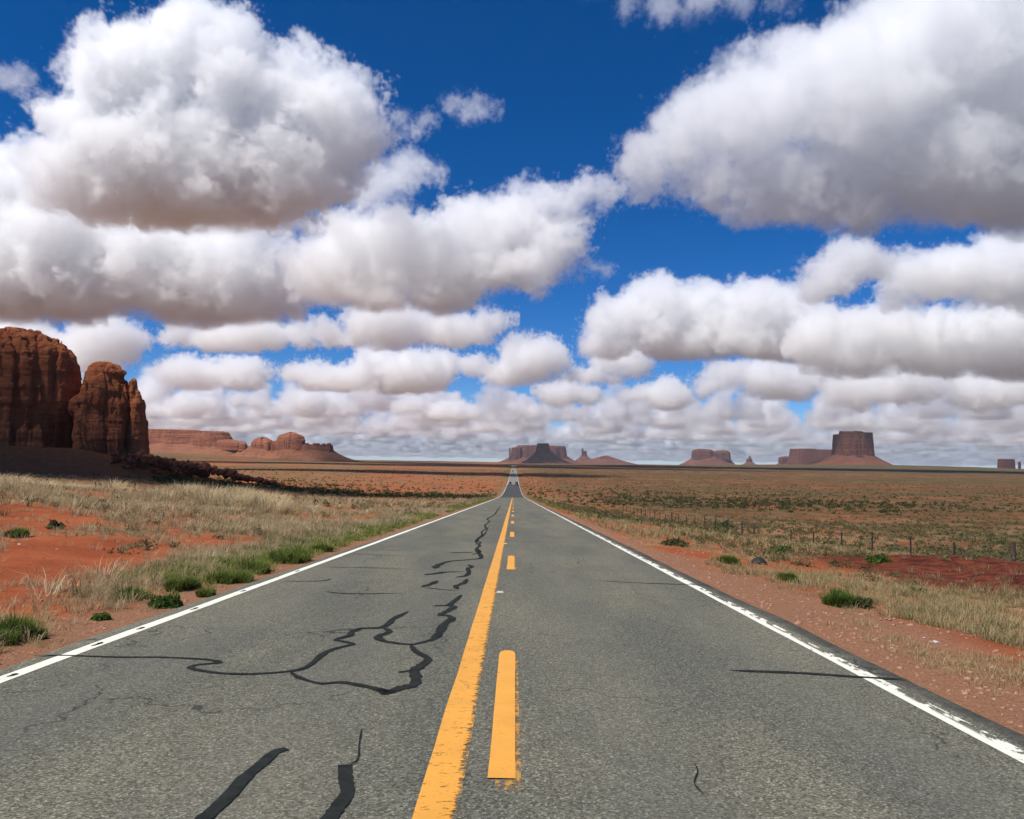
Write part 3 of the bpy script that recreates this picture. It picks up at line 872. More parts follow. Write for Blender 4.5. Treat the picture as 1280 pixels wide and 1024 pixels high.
butte('rock_dome', 'tallest pink dome with a shaded right side, left of the crenellated ridge', 2600,
      [(343, 376, 540.8, 562, 0.7, dict(dome=0.35, flute=0.14, rough=0.06, flare=0.15)), (338, 350, 551, 562, 0.8, dict(dome=0.4, flute=0.14, rough=0.06)), (364, 379, 548, 562, 0.8, dict(dome=0.2, flute=0.14, rough=0.06))], (338, 378, 558.5, 312, 405, 574.5, 0.7), lm, 'rock dome')
butte('rock_ridge', 'low crenellated pink ridge ending the left range', 2550,
      [(377, 414, 556, 565, 0.35, dict(flute=0.09, rough=0.05)), (381, 385, 553.8, 565, 1.0), (390, 398, 554.3, 565, 1.0), (402, 406, 554.5, 565, 1.0), (408, 413, 554.2, 565, 1.0)], (375, 415, 562, 352, 446, 575.5, 0.4), lm, 'rock ridge')

# ---------------------------------------------------------------- plants
def leaf_mat(name, trans=0.42):
    b = NB(name)
    c = b.attr('col', 'Color')
    d = b.n('ShaderNodeBsdfDiffuse'); b.set(d.inputs[0], c)
    t = b.n('ShaderNodeBsdfTranslucent'); b.set(t.inputs[0], c)
    m = b.n('ShaderNodeMixShader'); b.set(m.inputs[0], trans); b.set(m.inputs[1], d.outputs[0]); b.set(m.inputs[2], t.outputs[0])
    return b.done(m.outputs[0])


M_leaf = leaf_mat('plant_fibre')


def blades(P, H, nb, W, spread, lean, colA, colB, seed, rad):
    """tufts of bent grass blades. P (n,3) bases, H heights, nb blades each; two quads-as-triangles per blade"""
    rs = np.random.RandomState(seed)
    n = len(P); T = n * nb
    base = np.repeat(P, nb, 0); h = np.repeat(H, nb) * (0.45 + 0.75 * rs.rand(T)); r = np.repeat(rad, nb)
    a = rs.rand(T) * 6.283; q = np.sqrt(rs.rand(T)) * r
    base = base + np.stack([np.cos(a) * q, np.sin(a) * q, np.zeros(T)], -1)
    out = a + (rs.rand(T) - 0.5) * 1.6
    ln = lean * (0.2 + rs.rand(T)) * (0.5 + q / np.maximum(r, 1e-4))
    dx, dy = np.cos(out), np.sin(out)
    side = np.stack([-dy, dx, np.zeros(T)], -1) * (np.repeat(W, nb) * (0.6 + 0.8 * rs.rand(T)))[:, None] * 0.5
    mid = base + np.stack([dx * ln * h * 0.35, dy * ln * h * 0.35, h * 0.58], -1)
    tip = base + np.stack([dx * ln * h, dy * ln * h, h * (1 - 0.25 * ln)], -1)
    v = np.stack([base - side, base + side, mid - side * 0.8, mid + side * 0.8, tip], 1).reshape(-1, 3)
    i = np.arange(T)[:, None] * 5
    f = np.concatenate([i + np.array([[0, 1, 3]]), i + np.array([[0, 3, 2]]), i + np.array([[2, 3, 4]])])
    m = (np.repeat(rs.rand(n), nb) * 0.6 + rs.rand(T) * 0.4)[:, None]
    c = np.asarray(colA)[None] * (1 - m) + np.asarray(colB)[None] * m
    c = np.concatenate([c, np.ones((T, 1))], 1)
    return v, f, np.repeat(c, 5, 0)


def leaves(P, Rr, Hh, nl, S, colA, colB, seed):
    """shrubs: many small leaf faces spread through a low dome"""
    rs = np.random.RandomState(seed)
    n = len(P); T = n * nl
    d = rs.normal(size=(T, 3)); d /= np.linalg.norm(d, axis=1)[:, None]
    d[:, 2] = np.abs(d[:, 2])
    lump = 1 + 0.35 * np.sin(d[:, 0] * 5 + np.repeat(rs.rand(n) * 6, nl)) * np.cos(d[:, 1] * 4 + np.repeat(rs.rand(n) * 6, nl))
    rr = rs.rand(T) ** 0.45 * lump
    c = np.repeat(P, nl, 0) + d * rr[:, None] * np.stack([np.repeat(Rr, nl), np.repeat(Rr, nl), np.repeat(Hh, nl)], -1)
    s = np.repeat(S, nl) * (0.5 + rs.rand(T))
    a1 = rs.normal(size=(T, 3)); a1[:, 2] *= 1.2; a1 /= np.linalg.norm(a1, axis=1)[:, None]
    a2 = np.cross(a1, rs.normal(size=(T, 3))); a2 /= np.linalg.norm(a2, axis=1)[:, None] + 1e-9
    v = np.stack([c - a1 * s[:, None], c + a2 * s[:, None] * 0.45, c + a1 * s[:, None], c - a2 * s[:, None] * 0.45], 1).reshape(-1, 3)
    i = np.arange(T)[:, None] * 4
    f = i + np.array([[0, 1, 2, 3]])
    m = (np.repeat(rs.rand(n), nl) * 0.65 + rs.rand(T) * 0.35)[:, None]
    k = np.asarray(colA)[None] * (1 - m) + np.asarray(colB)[None] * m
    k = np.concatenate([k, np.ones((T, 1))], 1)
    return v, f, np.repeat(k, 4, 0)


def plant_obj(name, v, f, c, label=None, cat=None, group=None, kind=None):
    o = mesh_np(name, v, f, M_leaf, attrs={'col': ('FLOAT_COLOR', c)})
    return tag(o, label, cat, group, kind)


rsg = np.random.RandomState(3)
STRAW_A, STRAW_B = (0.50, 0.385, 0.225), (0.27, 0.215, 0.12)
GREEN_A, GREEN_B = (0.06, 0.105, 0.02), (0.15, 0.205, 0.045)
SAGE_A, SAGE_B = (0.085, 0.090, 0.038), (0.19, 0.165, 0.078)


def scatter(n, x0, x1, y0, y1, dens, logy=True):
    y = np.exp(rsg.rand(n) * (math.log(y1) - math.log(y0)) + math.log(y0)) if logy else y0 + rsg.rand(n) * (y1 - y0)
    x = x0 + rsg.rand(n) * (x1 - x0) if not callable(x0) else x0(y) + rsg.rand(n) * (x1(y) - x0(y))
    ok = rsg.rand(n) < dens(x, y)
    x, y = x[ok], y[ok]
    return np.stack([x, y, ground(x, y) - 0.01], -1)


parts = []
# dry grass on the left bank, near / middle / far
P = scatter(16000, lambda y: np.maximum(-0.80 * y - 1, -26), lambda y: y * 0 - 4.7, 4.5, 26, drycover)
parts.append(blades(P, 0.08 + 0.17 * rsg.rand(len(P)), 24, np.full(len(P), 0.007), 0, 0.9, STRAW_A, STRAW_B, 1, np.full(len(P), 0.10)))
P = scatter(17000, lambda y: np.maximum(-0.78 * y, -60), lambda y: y * 0 - 4.8, 24, 70, drycover)
parts.append(blades(P, 0.13 + 0.25 * rsg.rand(len(P)), 16, np.full(len(P), 0.016), 0, 0.9, STRAW_A, STRAW_B, 2, np.full(len(P), 0.2)))
P = scatter(9000, lambda y: -0.72 * y, lambda y: y * 0 - 5.0, 65, 210, drycover)
parts.append(blades(P, 0.25 + 0.35 * rsg.rand(len(P)), 12, np.full(len(P), 0.05), 0, 0.9, STRAW_A, STRAW_B, 3, np.full(len(P), 0.45)))
# right verge
P = scatter(9000, lambda y: y * 0 + 4.4, lambda y: np.minimum(0.75 * y + 2, 26), 5, 34, lambda x, y: drycover(x, y) * 0.9)
parts.append(blades(P, 0.07 + 0.15 * rsg.rand(len(P)), 22, np.full(len(P), 0.007), 0, 1.0, (0.44, 0.34, 0.19), (0.17, 0.16, 0.065), 4, np.full(len(P), 0.10)))
P = scatter(12000, lambda y: y * 0 + 4.2, lambda y: np.minimum(0.7 * y, 60), 30, 190, lambda x, y: 0.25 + 0.6 * drycover(x, y))
parts.append(blades(P, 0.12 + 0.20 * rsg.rand(len(P)), 12, np.full(len(P), 0.025), 0, 1.0, (0.42, 0.33, 0.18), (0.19, 0.175, 0.075), 5, np.full(len(P), 0.25)))
# grey green and bleached tufts mixed in, and big pale mounds on the bank crest
P = scatter(3000, lambda y: np.maximum(-0.80 * y - 1, -40), lambda y: y * 0 - 4.9, 5, 80, lambda x, y: drycover(x, y) * sstep(0.45, 0.6, fbm(x / 2.3, y / 4, 3, 1)))
parts.append(blades(P, 0.12 + 0.25 * rsg.rand(len(P)), 24, 0.006 + 0.0004 * P[:, 1], 0, 1.0, (0.13, 0.135, 0.06), (0.22, 0.20, 0.11), 11, 0.10 + 0.004 * P[:, 1]))
P = scatter(1300, lambda y: np.maximum(-0.80 * y - 1, -40), lambda y: y * 0 - 6, 5, 80, lambda x, y: drycover(x, y) * sstep(0.5, 0.6, fbm(x / 3, y / 5, 3, 4)))
parts.append(blades(P, 0.14 + 0.3 * rsg.rand(len(P)), 30, 0.006 + 0.0004 * P[:, 1], 0, 1.1, (0.66, 0.56, 0.36), (0.5, 0.4, 0.24), 12, 0.12 + 0.005 * P[:, 1]))
P = scatter(260, lambda y: -0.66 * y, lambda y: -0.30 * y, 36, 100, lambda x, y: 0.8 * sstep(0.42, 0.55, fbm(x / 5, y / 12, 3, 7)))
parts.append(blades(P, 0.5 + 0.5 * rsg.rand(len(P)), 220, np.full(len(P), 0.03), 0, 0.8, (0.60, 0.48, 0.29), (0.42, 0.33, 0.19), 13, 0.6 + 0.7 * rsg.rand(len(P))))
# thin weeds on the gravel shoulders
P = scatter(7000, lambda y: y * 0 + 3.8, lambda y: y * 0 + 8.5, 4, 60, lambda x, y: sstep(0.40, 0.62, fbm(x / 1.2, y / 2.5, 3, 6)))
parts.append(blades(P, 0.03 + 0.09 * rsg.rand(len(P)), 12, np.full(len(P), 0.005), 0, 1.3, (0.46, 0.36, 0.20), (0.22, 0.19, 0.08), 14, np.full(len(P), 0.09)))
P = scatter(2200, lambda y: y * 0 - 7.2, lambda y: y * 0 - 4.4, 4, 40, lambda x, y: shoulder(x, y) * sstep(0.42, 0.6, fbm(x / 1.0, y / 2.5, 3, 6)))
parts.append(blades(P, 0.03 + 0.10 * rsg.rand(len(P)), 14, np.full(len(P), 0.005), 0, 1.2, (0.40, 0.32, 0.16), (0.15, 0.16, 0.05), 15, np.full(len(P), 0.09)))
vs, fs, cs, nb = [], [], [], 0
for v, f, c in parts: vs.append(v); fs.append(f + nb); cs.append(c); nb += len(v)
plant_obj('dry_grass', np.concatenate(vs), np.concatenate(fs), np.concatenate(cs), 'dry straw coloured grass covering both verges', kind='stuff')

# green grass on the verges
P = scatter(18000, lambda y: y * 0 - 7.6, lambda y: y * 0 - 4.5, 12, 200, greencover)
A = blades(P, 0.06 + 0.12 * rsg.rand(len(P)), 14, 0.008 + P[:, 1] * 0.0004, 0, 0.8, (0.09, 0.135, 0.028), (0.25, 0.26, 0.075), 6, np.full(len(P), 0.16))
P = scatter(6000, lambda y: y * 0 + 4.0, lambda y: y * 0 + 9.0, 38, 210, greencover)
B = blades(P, 0.10 + 0.14 * rsg.rand(len(P)), 12, 0.008 + P[:, 1] * 0.0004, 0, 0.8, (0.09, 0.135, 0.028), (0.25, 0.26, 0.075), 7, np.full(len(P), 0.2))
plant_obj('green_grass', np.concatenate([A[0], B[0]]), np.concatenate([A[1], B[1] + len(A[0])]), np.concatenate([A[2], B[2]]), 'low green grass hugging the asphalt edges', kind='stuff')

# scrub over the plain: past counting
parts = []
dn = lambda x, y: np.where((x > XL - 1.5) & (x < XR + 1.5), 0, 1.0) * (1 - 0.9 * sstep(0.2, 0.4, berm(x, y))) * (0.25 + 0.75 * sstep(0.4, 0.6, fbm(x / 14, y / 20, 3, 5)))
P = scatter(2600, lambda y: -0.75 * y, lambda y: 0.75 * y, 16, 60, lambda x, y: dn(x, y) * np.where(x < 0, 0.35, 1.0) * (np.where(x < 0, -x, x) > 7))
parts.append(leaves(P, 0.13 + 0.20 * rsg.rand(len(P)), 0.12 + 0.2 * rsg.rand(len(P)), 70, np.full(len(P), 0.035), SAGE_A, SAGE_B, 1))
P = scatter(11000, lambda y: -0.72 * y, lambda y: 0.72 * y, 50, 230, lambda x, y: dn(x, y) * np.where(x < 0, 0.5, 1.0))
parts.append(leaves(P, 0.2 + 0.35 * rsg.rand(len(P)), 0.16 + 0.3 * rsg.rand(len(P)), 22, np.full(len(P), 0.11), SAGE_A, SAGE_B, 2))
P = scatter(14000, lambda y: -0.70 * y, lambda y: 0.70 * y, 200, 1500, lambda x, y: dn(x, y) * (0.45 + 0.55 * wash_shade_mask(x, y)))
parts.append(leaves(P, 0.4 + 0.8 * rsg.rand(len(P)) ** 2, 0.3 + 0.6 * rsg.rand(len(P)) ** 2, 12, np.full(len(P), 0.34), (0.05, 0.055, 0.024), SAGE_B, 3))
P = scatter(3600, lambda y: -0.45 * y, lambda y: 0.5 * y, 170, 380, lambda x, y: wash_shade_mask(x, y) * np.where((x > XL - 3) & (x < XR + 3), 0, 1.0))
parts.append(leaves(P, 0.5 + 0.7 * rsg.rand(len(P)), 0.4 + 0.8 * rsg.rand(len(P)), 22, np.full(len(P), 0.25), (0.035, 0.05, 0.018), (0.075, 0.085, 0.032), 4))
vs, fs, cs, nb = [], [], [], 0
for v, f, c in parts: vs.append(v); fs.append(f + nb); cs.append(c); nb += len(v)
plant_obj('scrub', np.concatenate(vs), np.concatenate(fs), np.concatenate(cs), 'low olive sagebrush dotted over the plain', kind='stuff')


# single green bushes beside the road
def gpt(u, v):                  # where a photo pixel meets the ground
    d = ray(u, v); lo, hi = 2.0, 400.0
    s0 = 2.0
    for s in np.geomspace(2, 600, 1500):
        p = CAM + d * (s / d.y)
        if p.z < float(ground(p.x, p.y)): return p
    return p


BUSH = [(10, 803, 24, 30, 'dark green bush cut by the left edge beside the white line', 0), (45, 800, 11, 12, 'little pale green weed just right of the bush at the left edge', 2),
        (157, 752, 20, 15, 'rounded dark green bush below the pale stone on the left verge', 0), (207, 759, 20, 15, 'leafy bright green weed touching the left asphalt edge', 2),
        (226, 738, 15, 16, 'tall green grass clump behind the leafy weed on the left verge', 1), (254, 745, 13, 12, 'small green clump right at the left asphalt edge', 1),
        (292, 727, 20, 15, 'green clump that begins the long green row on the left verge', 1), (322, 717, 22, 16, 'middle green clump of the long row on the left verge', 1),
        (358, 702, 22, 18, 'tallest green clump ending the long row on the left verge', 1), (400, 690, 14, 12, 'green clump a step past the long row on the left verge', 1),
        (127, 775, 11, 7, 'flat little green weed on red soil below the rounded dark bush', 2),
        (908, 705, 14, 11, 'bright green bush nearest the road on the right, left of the black scrap', 0), (985, 727, 18, 12, 'broad green bush between the black scrap and the dark red bank', 1),
        (1053, 754, 19, 17, 'lush dark green bush at the left end of the dark red bank', 0), (1077, 758, 12, 10, 'grey green bush leaning against the lush dark green one', 3),
        (978, 691, 14, 8, 'low green bush in front of the right fence', 2), (905, 661, 13, 8, 'grey green bush against the braced fence posts', 3),
        (1100, 703, 14, 9, 'small green bush growing on the dark red bank below the right fence', 2), (842, 682, 15, 8, 'dull green bush close to the right white line far ahead', 3),
        (125, 633, 10, 7, 'green bush on the left bank crest below the second fence post', 3), (20, 672, 12, 12, 'dark green bush on the left side of the open red soil', 0), (68, 662, 10, 10, 'dark weedy bush in the middle of the open red soil', 3)]
for i, (u, v, ru, h, lab, kind) in enumerate(BUSH):
    p = gpt(u, v); s = p.y / F
    rr, hh = ru * s, h * s
    rs = np.random.RandomState(100 + i)
    if kind in (0, 1):          # grassy clump
        m = 75
        a = rs.rand(m) * 6.283; q = np.sqrt(rs.rand(m)) * rr * 0.75
        sub = rs.randint(0, 3, m); so = rs.uniform(-.75, .75, (3, 2)) * rr * np.array([.7, 1.3]); sh = rs.uniform(.55, 1.1, 3)
        q = q * sh[sub]
        px, py = p.x + np.cos(a) * q + so[sub, 0], p.y + np.sin(a) * q + so[sub, 1]
        Pp = np.stack([px, py, ground(px, py) - 0.01], -1)
        Hh = hh * (1.15 - 0.7 * (q / rr) ** 2) * (0.7 + 0.5 * rs.rand(m)) * sh[sub]
        v_, f_, c_ = blades(Pp, Hh, 34, np.full(m, 0.0035 + 0.0006 * p.y), 0, 0.6, GREEN_A if kind == 0 else (0.085, 0.13, 0.026), GREEN_B if kind == 0 else (0.20, 0.225, 0.06), 200 + i, np.full(m, rr * 0.2))
    else:
        A_, B_ = (GREEN_A, (0.11, 0.17, 0.05)) if kind == 2 else (SAGE_A, (0.12, 0.135, 0.06))
        v_, f_, c_ = leaves(np.array([[p.x, p.y, p.z]]), np.array([rr]), np.array([hh]), 900, np.array([0.012 + 0.0016 * p.y]), A_, B_, 200 + i)
    v_ = v_ - np.array([p.x, p.y, p.z])
    o = plant_obj('bush', v_, f_, c_, lab, 'bush', 'bushes along the verges')
    o.location = p

# ---------------------------------------------------------------- fences
b = NB('weathered_wood')
M_wood = b.done(b.principled(b.mix(b.step(0.3, 0.7, b.noise(b.pos((8, 8, 1)), 6, 5, 0.6)), (0.045, 0.032, 0.026), (0.11, 0.085, 0.07)), 0.9, 0.1))
b = NB('steel_post'); M_steel = b.done(b.principled((0.035, 0.03, 0.03), 0.6, 0.3))
b = NB('galvanised_wire'); M_wire = b.done(b.principled((0.22, 0.20, 0.18), 0.5, 0.4, metal=0.6))


def cyl(bm, p0, p1, r, seg=8):
    p0, p1 = Vector(p0), Vector(p1); d = (p1 - p0)
    m = Matrix.Translation((p0 + p1) / 2) @ d.to_track_quat('Z', 'Y').to_matrix().to_4x4()
    bmesh.ops.create_cone(bm, cap_ends=True, segments=seg, radius1=r, radius2=r * 0.92, depth=d.length, matrix=m)


def fence(name, label, fx, ys_, wood, brace=None):
    root = empty(name, (fx(ys_[0]), ys_[0], float(ground(fx(ys_[0]), ys_[0]))))
    tag(root, label, 'fence')
    base = root.location.copy()
    tops = []
    rs = random.Random(2)
    for i, y in enumerate(ys_):
        x = fx(y); z = float(ground(x, y)); h = 1.2 + rs.uniform(-.06, .08)
        bm = bmesh.new()
        if i in wood:
            cyl(bm, Vector((x, y, z - .3)) - base, Vector((x + rs.uniform(-.04, .04), y, z + h + .08)) - base, 0.105, 10)
        else:                    # steel T post
            for (a, c2) in ((.030, .006), (.006, .030)):
                bmesh.ops.create_cube(bm, size=1, matrix=Matrix.Translation(Vector((x, y, z + h / 2 - .15)) - base) @ Matrix.Diagonal((a * 3, c2 * 3, h + .3, 1)))
        mesh_bm('post', bm, M_wood if i in wood else M_steel, root)
        tops.append(Vector((x, y, z)))
    for hgt in (0.35, 0.7, 1.05):
        bm = bmesh.new()
        for a, c2 in zip(tops[:-1], tops[1:]):
            cyl(bm, a + Vector((0, 0, hgt)) - base, c2 + Vector((0, 0, hgt)) - base, 0.004, 4)
        mesh_bm('wire', bm, M_wire, root)
    if brace:
        for (i, j, hh) in brace:
            bm = bmesh.new()
            cyl(bm, tops[i] + Vector((0, 0, hh)) - base, tops[j] + Vector((0, 0, hh)) - base, 0.05, 8)
            mesh_bm('brace', bm, M_wood, root)
    return root


yr = [30.6, 35.2, 39.9, 44.2, 48.8, 53.2, 58.0, 62.5, 71.6, 75.2] + [80 + 4.7 * k for k in range(18)]
fence('wire_fence', 'wire fence on thin posts crossing the right hand scrub', lambda y: 21.5 + 0.3 * math.sin(y * .05), yr, {1, 8, 9, 16}, [(8, 9, 1.15)])
yl = [45.5 + 6.5 * k for k in range(18)]
fence('wire_fence', 'wire fence on thin posts along the left grassy bank', lambda y: -34.0 + 0.02 * (y - 60), yl, {2, 9, 12}, None)
# cross boards wired to the nearest post on the right
# ---------------------------------------------------------------- small finds on the verges
b = NB('pale_stone'); M_pale = b.done(b.principled(b.mix(b.noise(b.pos(), 20, 4), (0.42, 0.38, 0.33), (0.62, 0.58, 0.52)), 0.9, 0.1))
for i, (u, v, r_, lab) in enumerate([(167, 731, 3.6, 'flat pale stone in dry grass on the left verge'), (23, 681, 3.2, 'pale stone lying on the open red soil at left'),
                                     (84, 794, 1.8, 'tiny white pebble on the gravel below the little weed'), (1155, 797, 1.8, 'small pale pebble left of the white litter')]):
    p = gpt(u, v); s = p.y / F
    o = boulder('stone', p, (r_ * s, r_ * s * .7, r_ * s * .4), M_pale, 70 + i)
    tag(o, lab, 'stone', 'pale stones on the verges')
p = gpt(1168, 803); s = p.y / F
bm = bmesh.new(); bmesh.ops.create_grid(bm, x_segments=8, y_segments=6, size=1)
for v in bm.verts:
    v.co = Vector((v.co.x * 5.5 * s, v.co.y * 5 * s, .008 + .005 * math.sin(v.co.x * 4) + .005 * math.cos(v.co.y * 5 + v.co.x)))
bmesh.ops.solidify(bm, geom=bm.faces[:], thickness=0.003)
b = NB('litter_paper'); M_lit = b.done(b.principled((0.42, 0.41, 0.42), 0.6, 0.3))
o = mesh_bm('litter', bm, M_lit, smooth=True); o.location = p; tag(o, 'crumpled white scrap of litter at the edge of the right verge grass', 'litter')
p = gpt(949, 705); s = p.y / F
bm = bmesh.new()
nseg = 22
for ring in range(nseg + 1):
    t = math.pi * ring / nseg
    for (w_, r_) in ((-.10, .86), (-.08, 1.0), (.08, 1.0), (.10, .86)):
        wob = 1 + 0.05 * math.sin(ring * 2.1)
        bm.verts.new((math.cos(t) * 9.5 * s * r_ * wob, w_ * 1.2, math.sin(t) * 8.0 * s * r_ * wob - 0.02))
bm.verts.ensure_lookup_table()
for a in range(nseg):
    for k in range(3):
        bm.faces.new([bm.verts[a * 4 + k], bm.verts[a * 4 + k + 1], bm.verts[(a + 1) * 4 + k + 1], bm.verts[(a + 1) * 4 + k]])
bmesh.ops.recalc_face_normals(bm, faces=bm.faces)
bmesh.ops.solidify(bm, geom=bm.faces[:], thickness=0.018)
b = NB('black_rubber'); M_rub = b.done(b.principled((0.018, 0.018, 0.019), 0.7, 0.3))
o = mesh_bm('rubber_scrap', bm, M_rub, smooth=True); o.location = p; o.rotation_euler = (0.5, 0, 0.2)
tag(o, 'black arched scrap lying beside the red soil on the right verge', 'debris')
# dark clods and stones loosened along the right gravel shoulder
vv, ff, cc, nb = [], [], [], 0
rs = np.random.RandomState(9)
b = NB('gravel_stone'); M_clod = b.done(b.principled(b.mix(b.noise(b.pos(), 5, 5, 0.7), (0.20, 0.085, 0.05), (0.44, 0.27, 0.19)), 0.95, 0.05))
n = 8000
side = rs.rand(n) < 0.68
y = np.exp(rs.rand(n) * (math.log(60) - math.log(4)) + math.log(4))
x = np.where(side, 3.45 + rs.rand(n) ** 1.3 * 4.5, -4.35 - rs.rand(n) ** 1.4 * 2.6)
x = np.where(rs.rand(n) < 0.22, np.where(side, 11 + 12 * rs.rand(n), -6 - 7 * rs.rand(n)), x)
z = ground(x, y)
for k in range(n):
    s = 0.006 + 0.014 * rs.rand() ** 3 * (1.3 if k % 9 else 2.4) + 0.0002 * y[k]
    q = iv[:, :] * (1 + .5 * (rs.rand(len(iv), 1) - .5)) * np.array([s * (0.8 + .8 * rs.rand()), s, s * .7])
    vv.append(q + np.array([x[k], y[k], z[k]])); ff.append(iff + nb); nb += len(iv)
tag(mesh_np('gravel', np.concatenate(vv), np.concatenate(ff), M_clod), 'loose red gravel along the asphalt edges', kind='stuff')

# ---------------------------------------------------------------- vehicles far down the road
b = NB('car_glass'); M_glass = b.done(b.principled((0.02, 0.025, 0.03), 0.08, 0.6))
b = NB('car_tyre'); M_tyre = b.done(b.principled((0.02, 0.02, 0.02), 0.85, 0.2))
b = NB('car_rim'); M_rim = b.done(b.principled((0.45, 0.45, 0.46), 0.35, 0.5, metal=0.8))
b = NB('head_lamp'); M_lamp = b.done(b.principled((0.8, 0.8, 0.78), 0.1, 0.6))
b = NB('tail_lamp'); M_tail = b.done(b.principled((0.35, 0.02, 0.015), 0.2, 0.5))


def car(x, y, heading, col, label, tall=1.0):
    root = empty('car', (x, y, float(zroad(y)) + 0.01)); root.rotation_euler = (0, 0, heading)
    tag(root, label, 'car', 'vehicles far down the road')
    b = NB('car_paint'); m = b.done(b.principled(col, 0.25, 0.5))
    prof = [(-2.2, .35), (-2.25, .75), (-2.1, 1.0 * tall), (2.0, .98 * tall), (2.2, .78), (2.2, .35)]

    def extr(pr, w0, w1):
        bm = bmesh.new(); L_ = []; R_ = []
        for (yy, zz) in pr:
            ww = w0 if zz < 1.0 * tall else w1
            L_.append(bm.verts.new((-ww, yy, zz))); R_.append(bm.verts.new((ww, yy, zz)))
        n = len(pr)
        bm.faces.new(L_); bm.faces.new(R_[::-1])
        for i in range(n): bm.faces.new((L_[i], R_[i], R_[(i + 1) % n], L_[(i + 1) % n]))
        bmesh.ops.recalc_face_normals(bm, faces=bm.faces)
        bmesh.ops.bevel(bm, geom=bm.edges[:], offset=.06, segments=2, affect='EDGES')
        return bm
    mesh_bm('body', extr(prof, .88, .86), m, root, True)
    mesh_bm('cabin', extr([(-1.75, .99 * tall), (-1.45, 1.50 * tall), (.25, 1.52 * tall), (1.05, .99 * tall)], .80, .62), M_glass, root, True)
    mesh_bm('roof', extr([(-1.42, 1.49 * tall), (-1.35, 1.56 * tall), (.18, 1.57 * tall), (.25, 1.50 * tall)], .66, .63), m, root, True)
    for sx in (-.80, .80):
        for wy in (-1.38, 1.38):
            bm = bmesh.new(); cyl(bm, (sx - .11, wy, .33), (sx + .11, wy, .33), .33, 18); wv = mesh_bm('wheel', bm, M_tyre, root)
            bm = bmesh.new(); cyl(bm, (sx + (.10 if sx > 0 else -.10), wy, .33), (sx + (.125 if sx > 0 else -.125), wy, .33), .2, 14); mesh_bm('rim', bm, M_rim, wv)
        bm = bmesh.new(); bmesh.ops.create_cube(bm, size=1, matrix=Matrix.Translation((sx * .82, 2.20, .72)) @ Matrix.Diagonal((.32, .06, .16, 1))); mesh_bm('headlight', bm, M_lamp, root)
        bm = bmesh.new(); bmesh.ops.create_cube(bm, size=1, matrix=Matrix.Translation((sx * .85, -2.23, .82)) @ Matrix.Diagonal((.26, .06, .16, 1))); mesh_bm('taillight', bm, M_tail, root)
    return root


car(-2.1, 455, math.pi, (0.03, 0.035, 0.04), 'dark car oncoming in the left lane where the dark asphalt ends')
car(1.5, 448, 0, (0.05, 0.045, 0.045), 'taller dark car in the right lane where the dark asphalt ends', 1.2)
car(-1.9, 1010, math.pi, (0.10, 0.04, 0.04), 'farthest vehicle, a dark speck on the pale road beyond the other two', 1.2)

# ---------------------------------------------------------------- haze
b = NB('haze_air')
v = b.n('ShaderNodeVolumePrincipled'); v.inputs['Color'].default_value = (0.74, 0.87, 1.0, 1); v.inputs['Density'].default_value = 2.1e-5; v.inputs['Anisotropy'].default_value = 0.2
b.t.links.new(v.outputs[0], b.out.inputs['Volume']); M_haze = b.m
bm = bmesh.new()
zlo = float(gz.min()) - 1.0
bmesh.ops.create_cube(bm, size=1, matrix=Matrix.Translation((0, 0, (zlo + 330) / 2)) @ Matrix.Diagonal((94000, 94000, 330 - zlo, 1)))
tag(mesh_bm('haze', bm, M_haze), 'thin blue air over the plain', kind='stuff')

# ---------------------------------------------------------------- clouds
CLOUD_MATS = {}


def cloud_mat(d):
    if d not in CLOUD_MATS:
        b = NB('cloud_vapour')
        v = b.n('ShaderNodeVolumePrincipled')
        v.inputs['Color'].default_value = (1, 1, 1, 1); v.inputs['Anisotropy'].default_value = 0.35
        v.inputs['Density'].default_value = d * 0.64
        b.t.links.new(v.outputs[0], b.out.inputs['Volume'])
        CLOUD_MATS[d] = b.m
    return CLOUD_MATS[d]


def finish_cloud(name, ng, dn, mn, mx, vox, dens, voxz=None):
    N, L = ng.nodes, ng.links.new
    vc = N.new('GeometryNodeVolumeCube'); L(dn, vc.inputs['Density'])
    vc.inputs['Min'].default_value = mn; vc.inputs['Max'].default_value = mx
    for i, k in enumerate('XYZ'): vc.inputs['Resolution ' + k].default_value = max(8, int((mx[i] - mn[i]) / ((voxz or vox) if i == 2 else vox * 1.5 if i == 1 else vox)))
    m = cloud_mat(dens)
    sm = N.new('GeometryNodeSetMaterial'); sm.inputs['Material'].default_value = m
    go = N.new('NodeGroupOutput'); L(vc.outputs[0], sm.inputs[0]); L(sm.outputs[0], go.inputs[0])
    vd = bpy.data.volumes.new(name); ob = bpy.data.objects.new(name, vd); COL.objects.link(ob)
    vd.materials.append(m)
    md = ob.modifiers.new('shape', 'NODES'); md.node_group = ng
    return ob


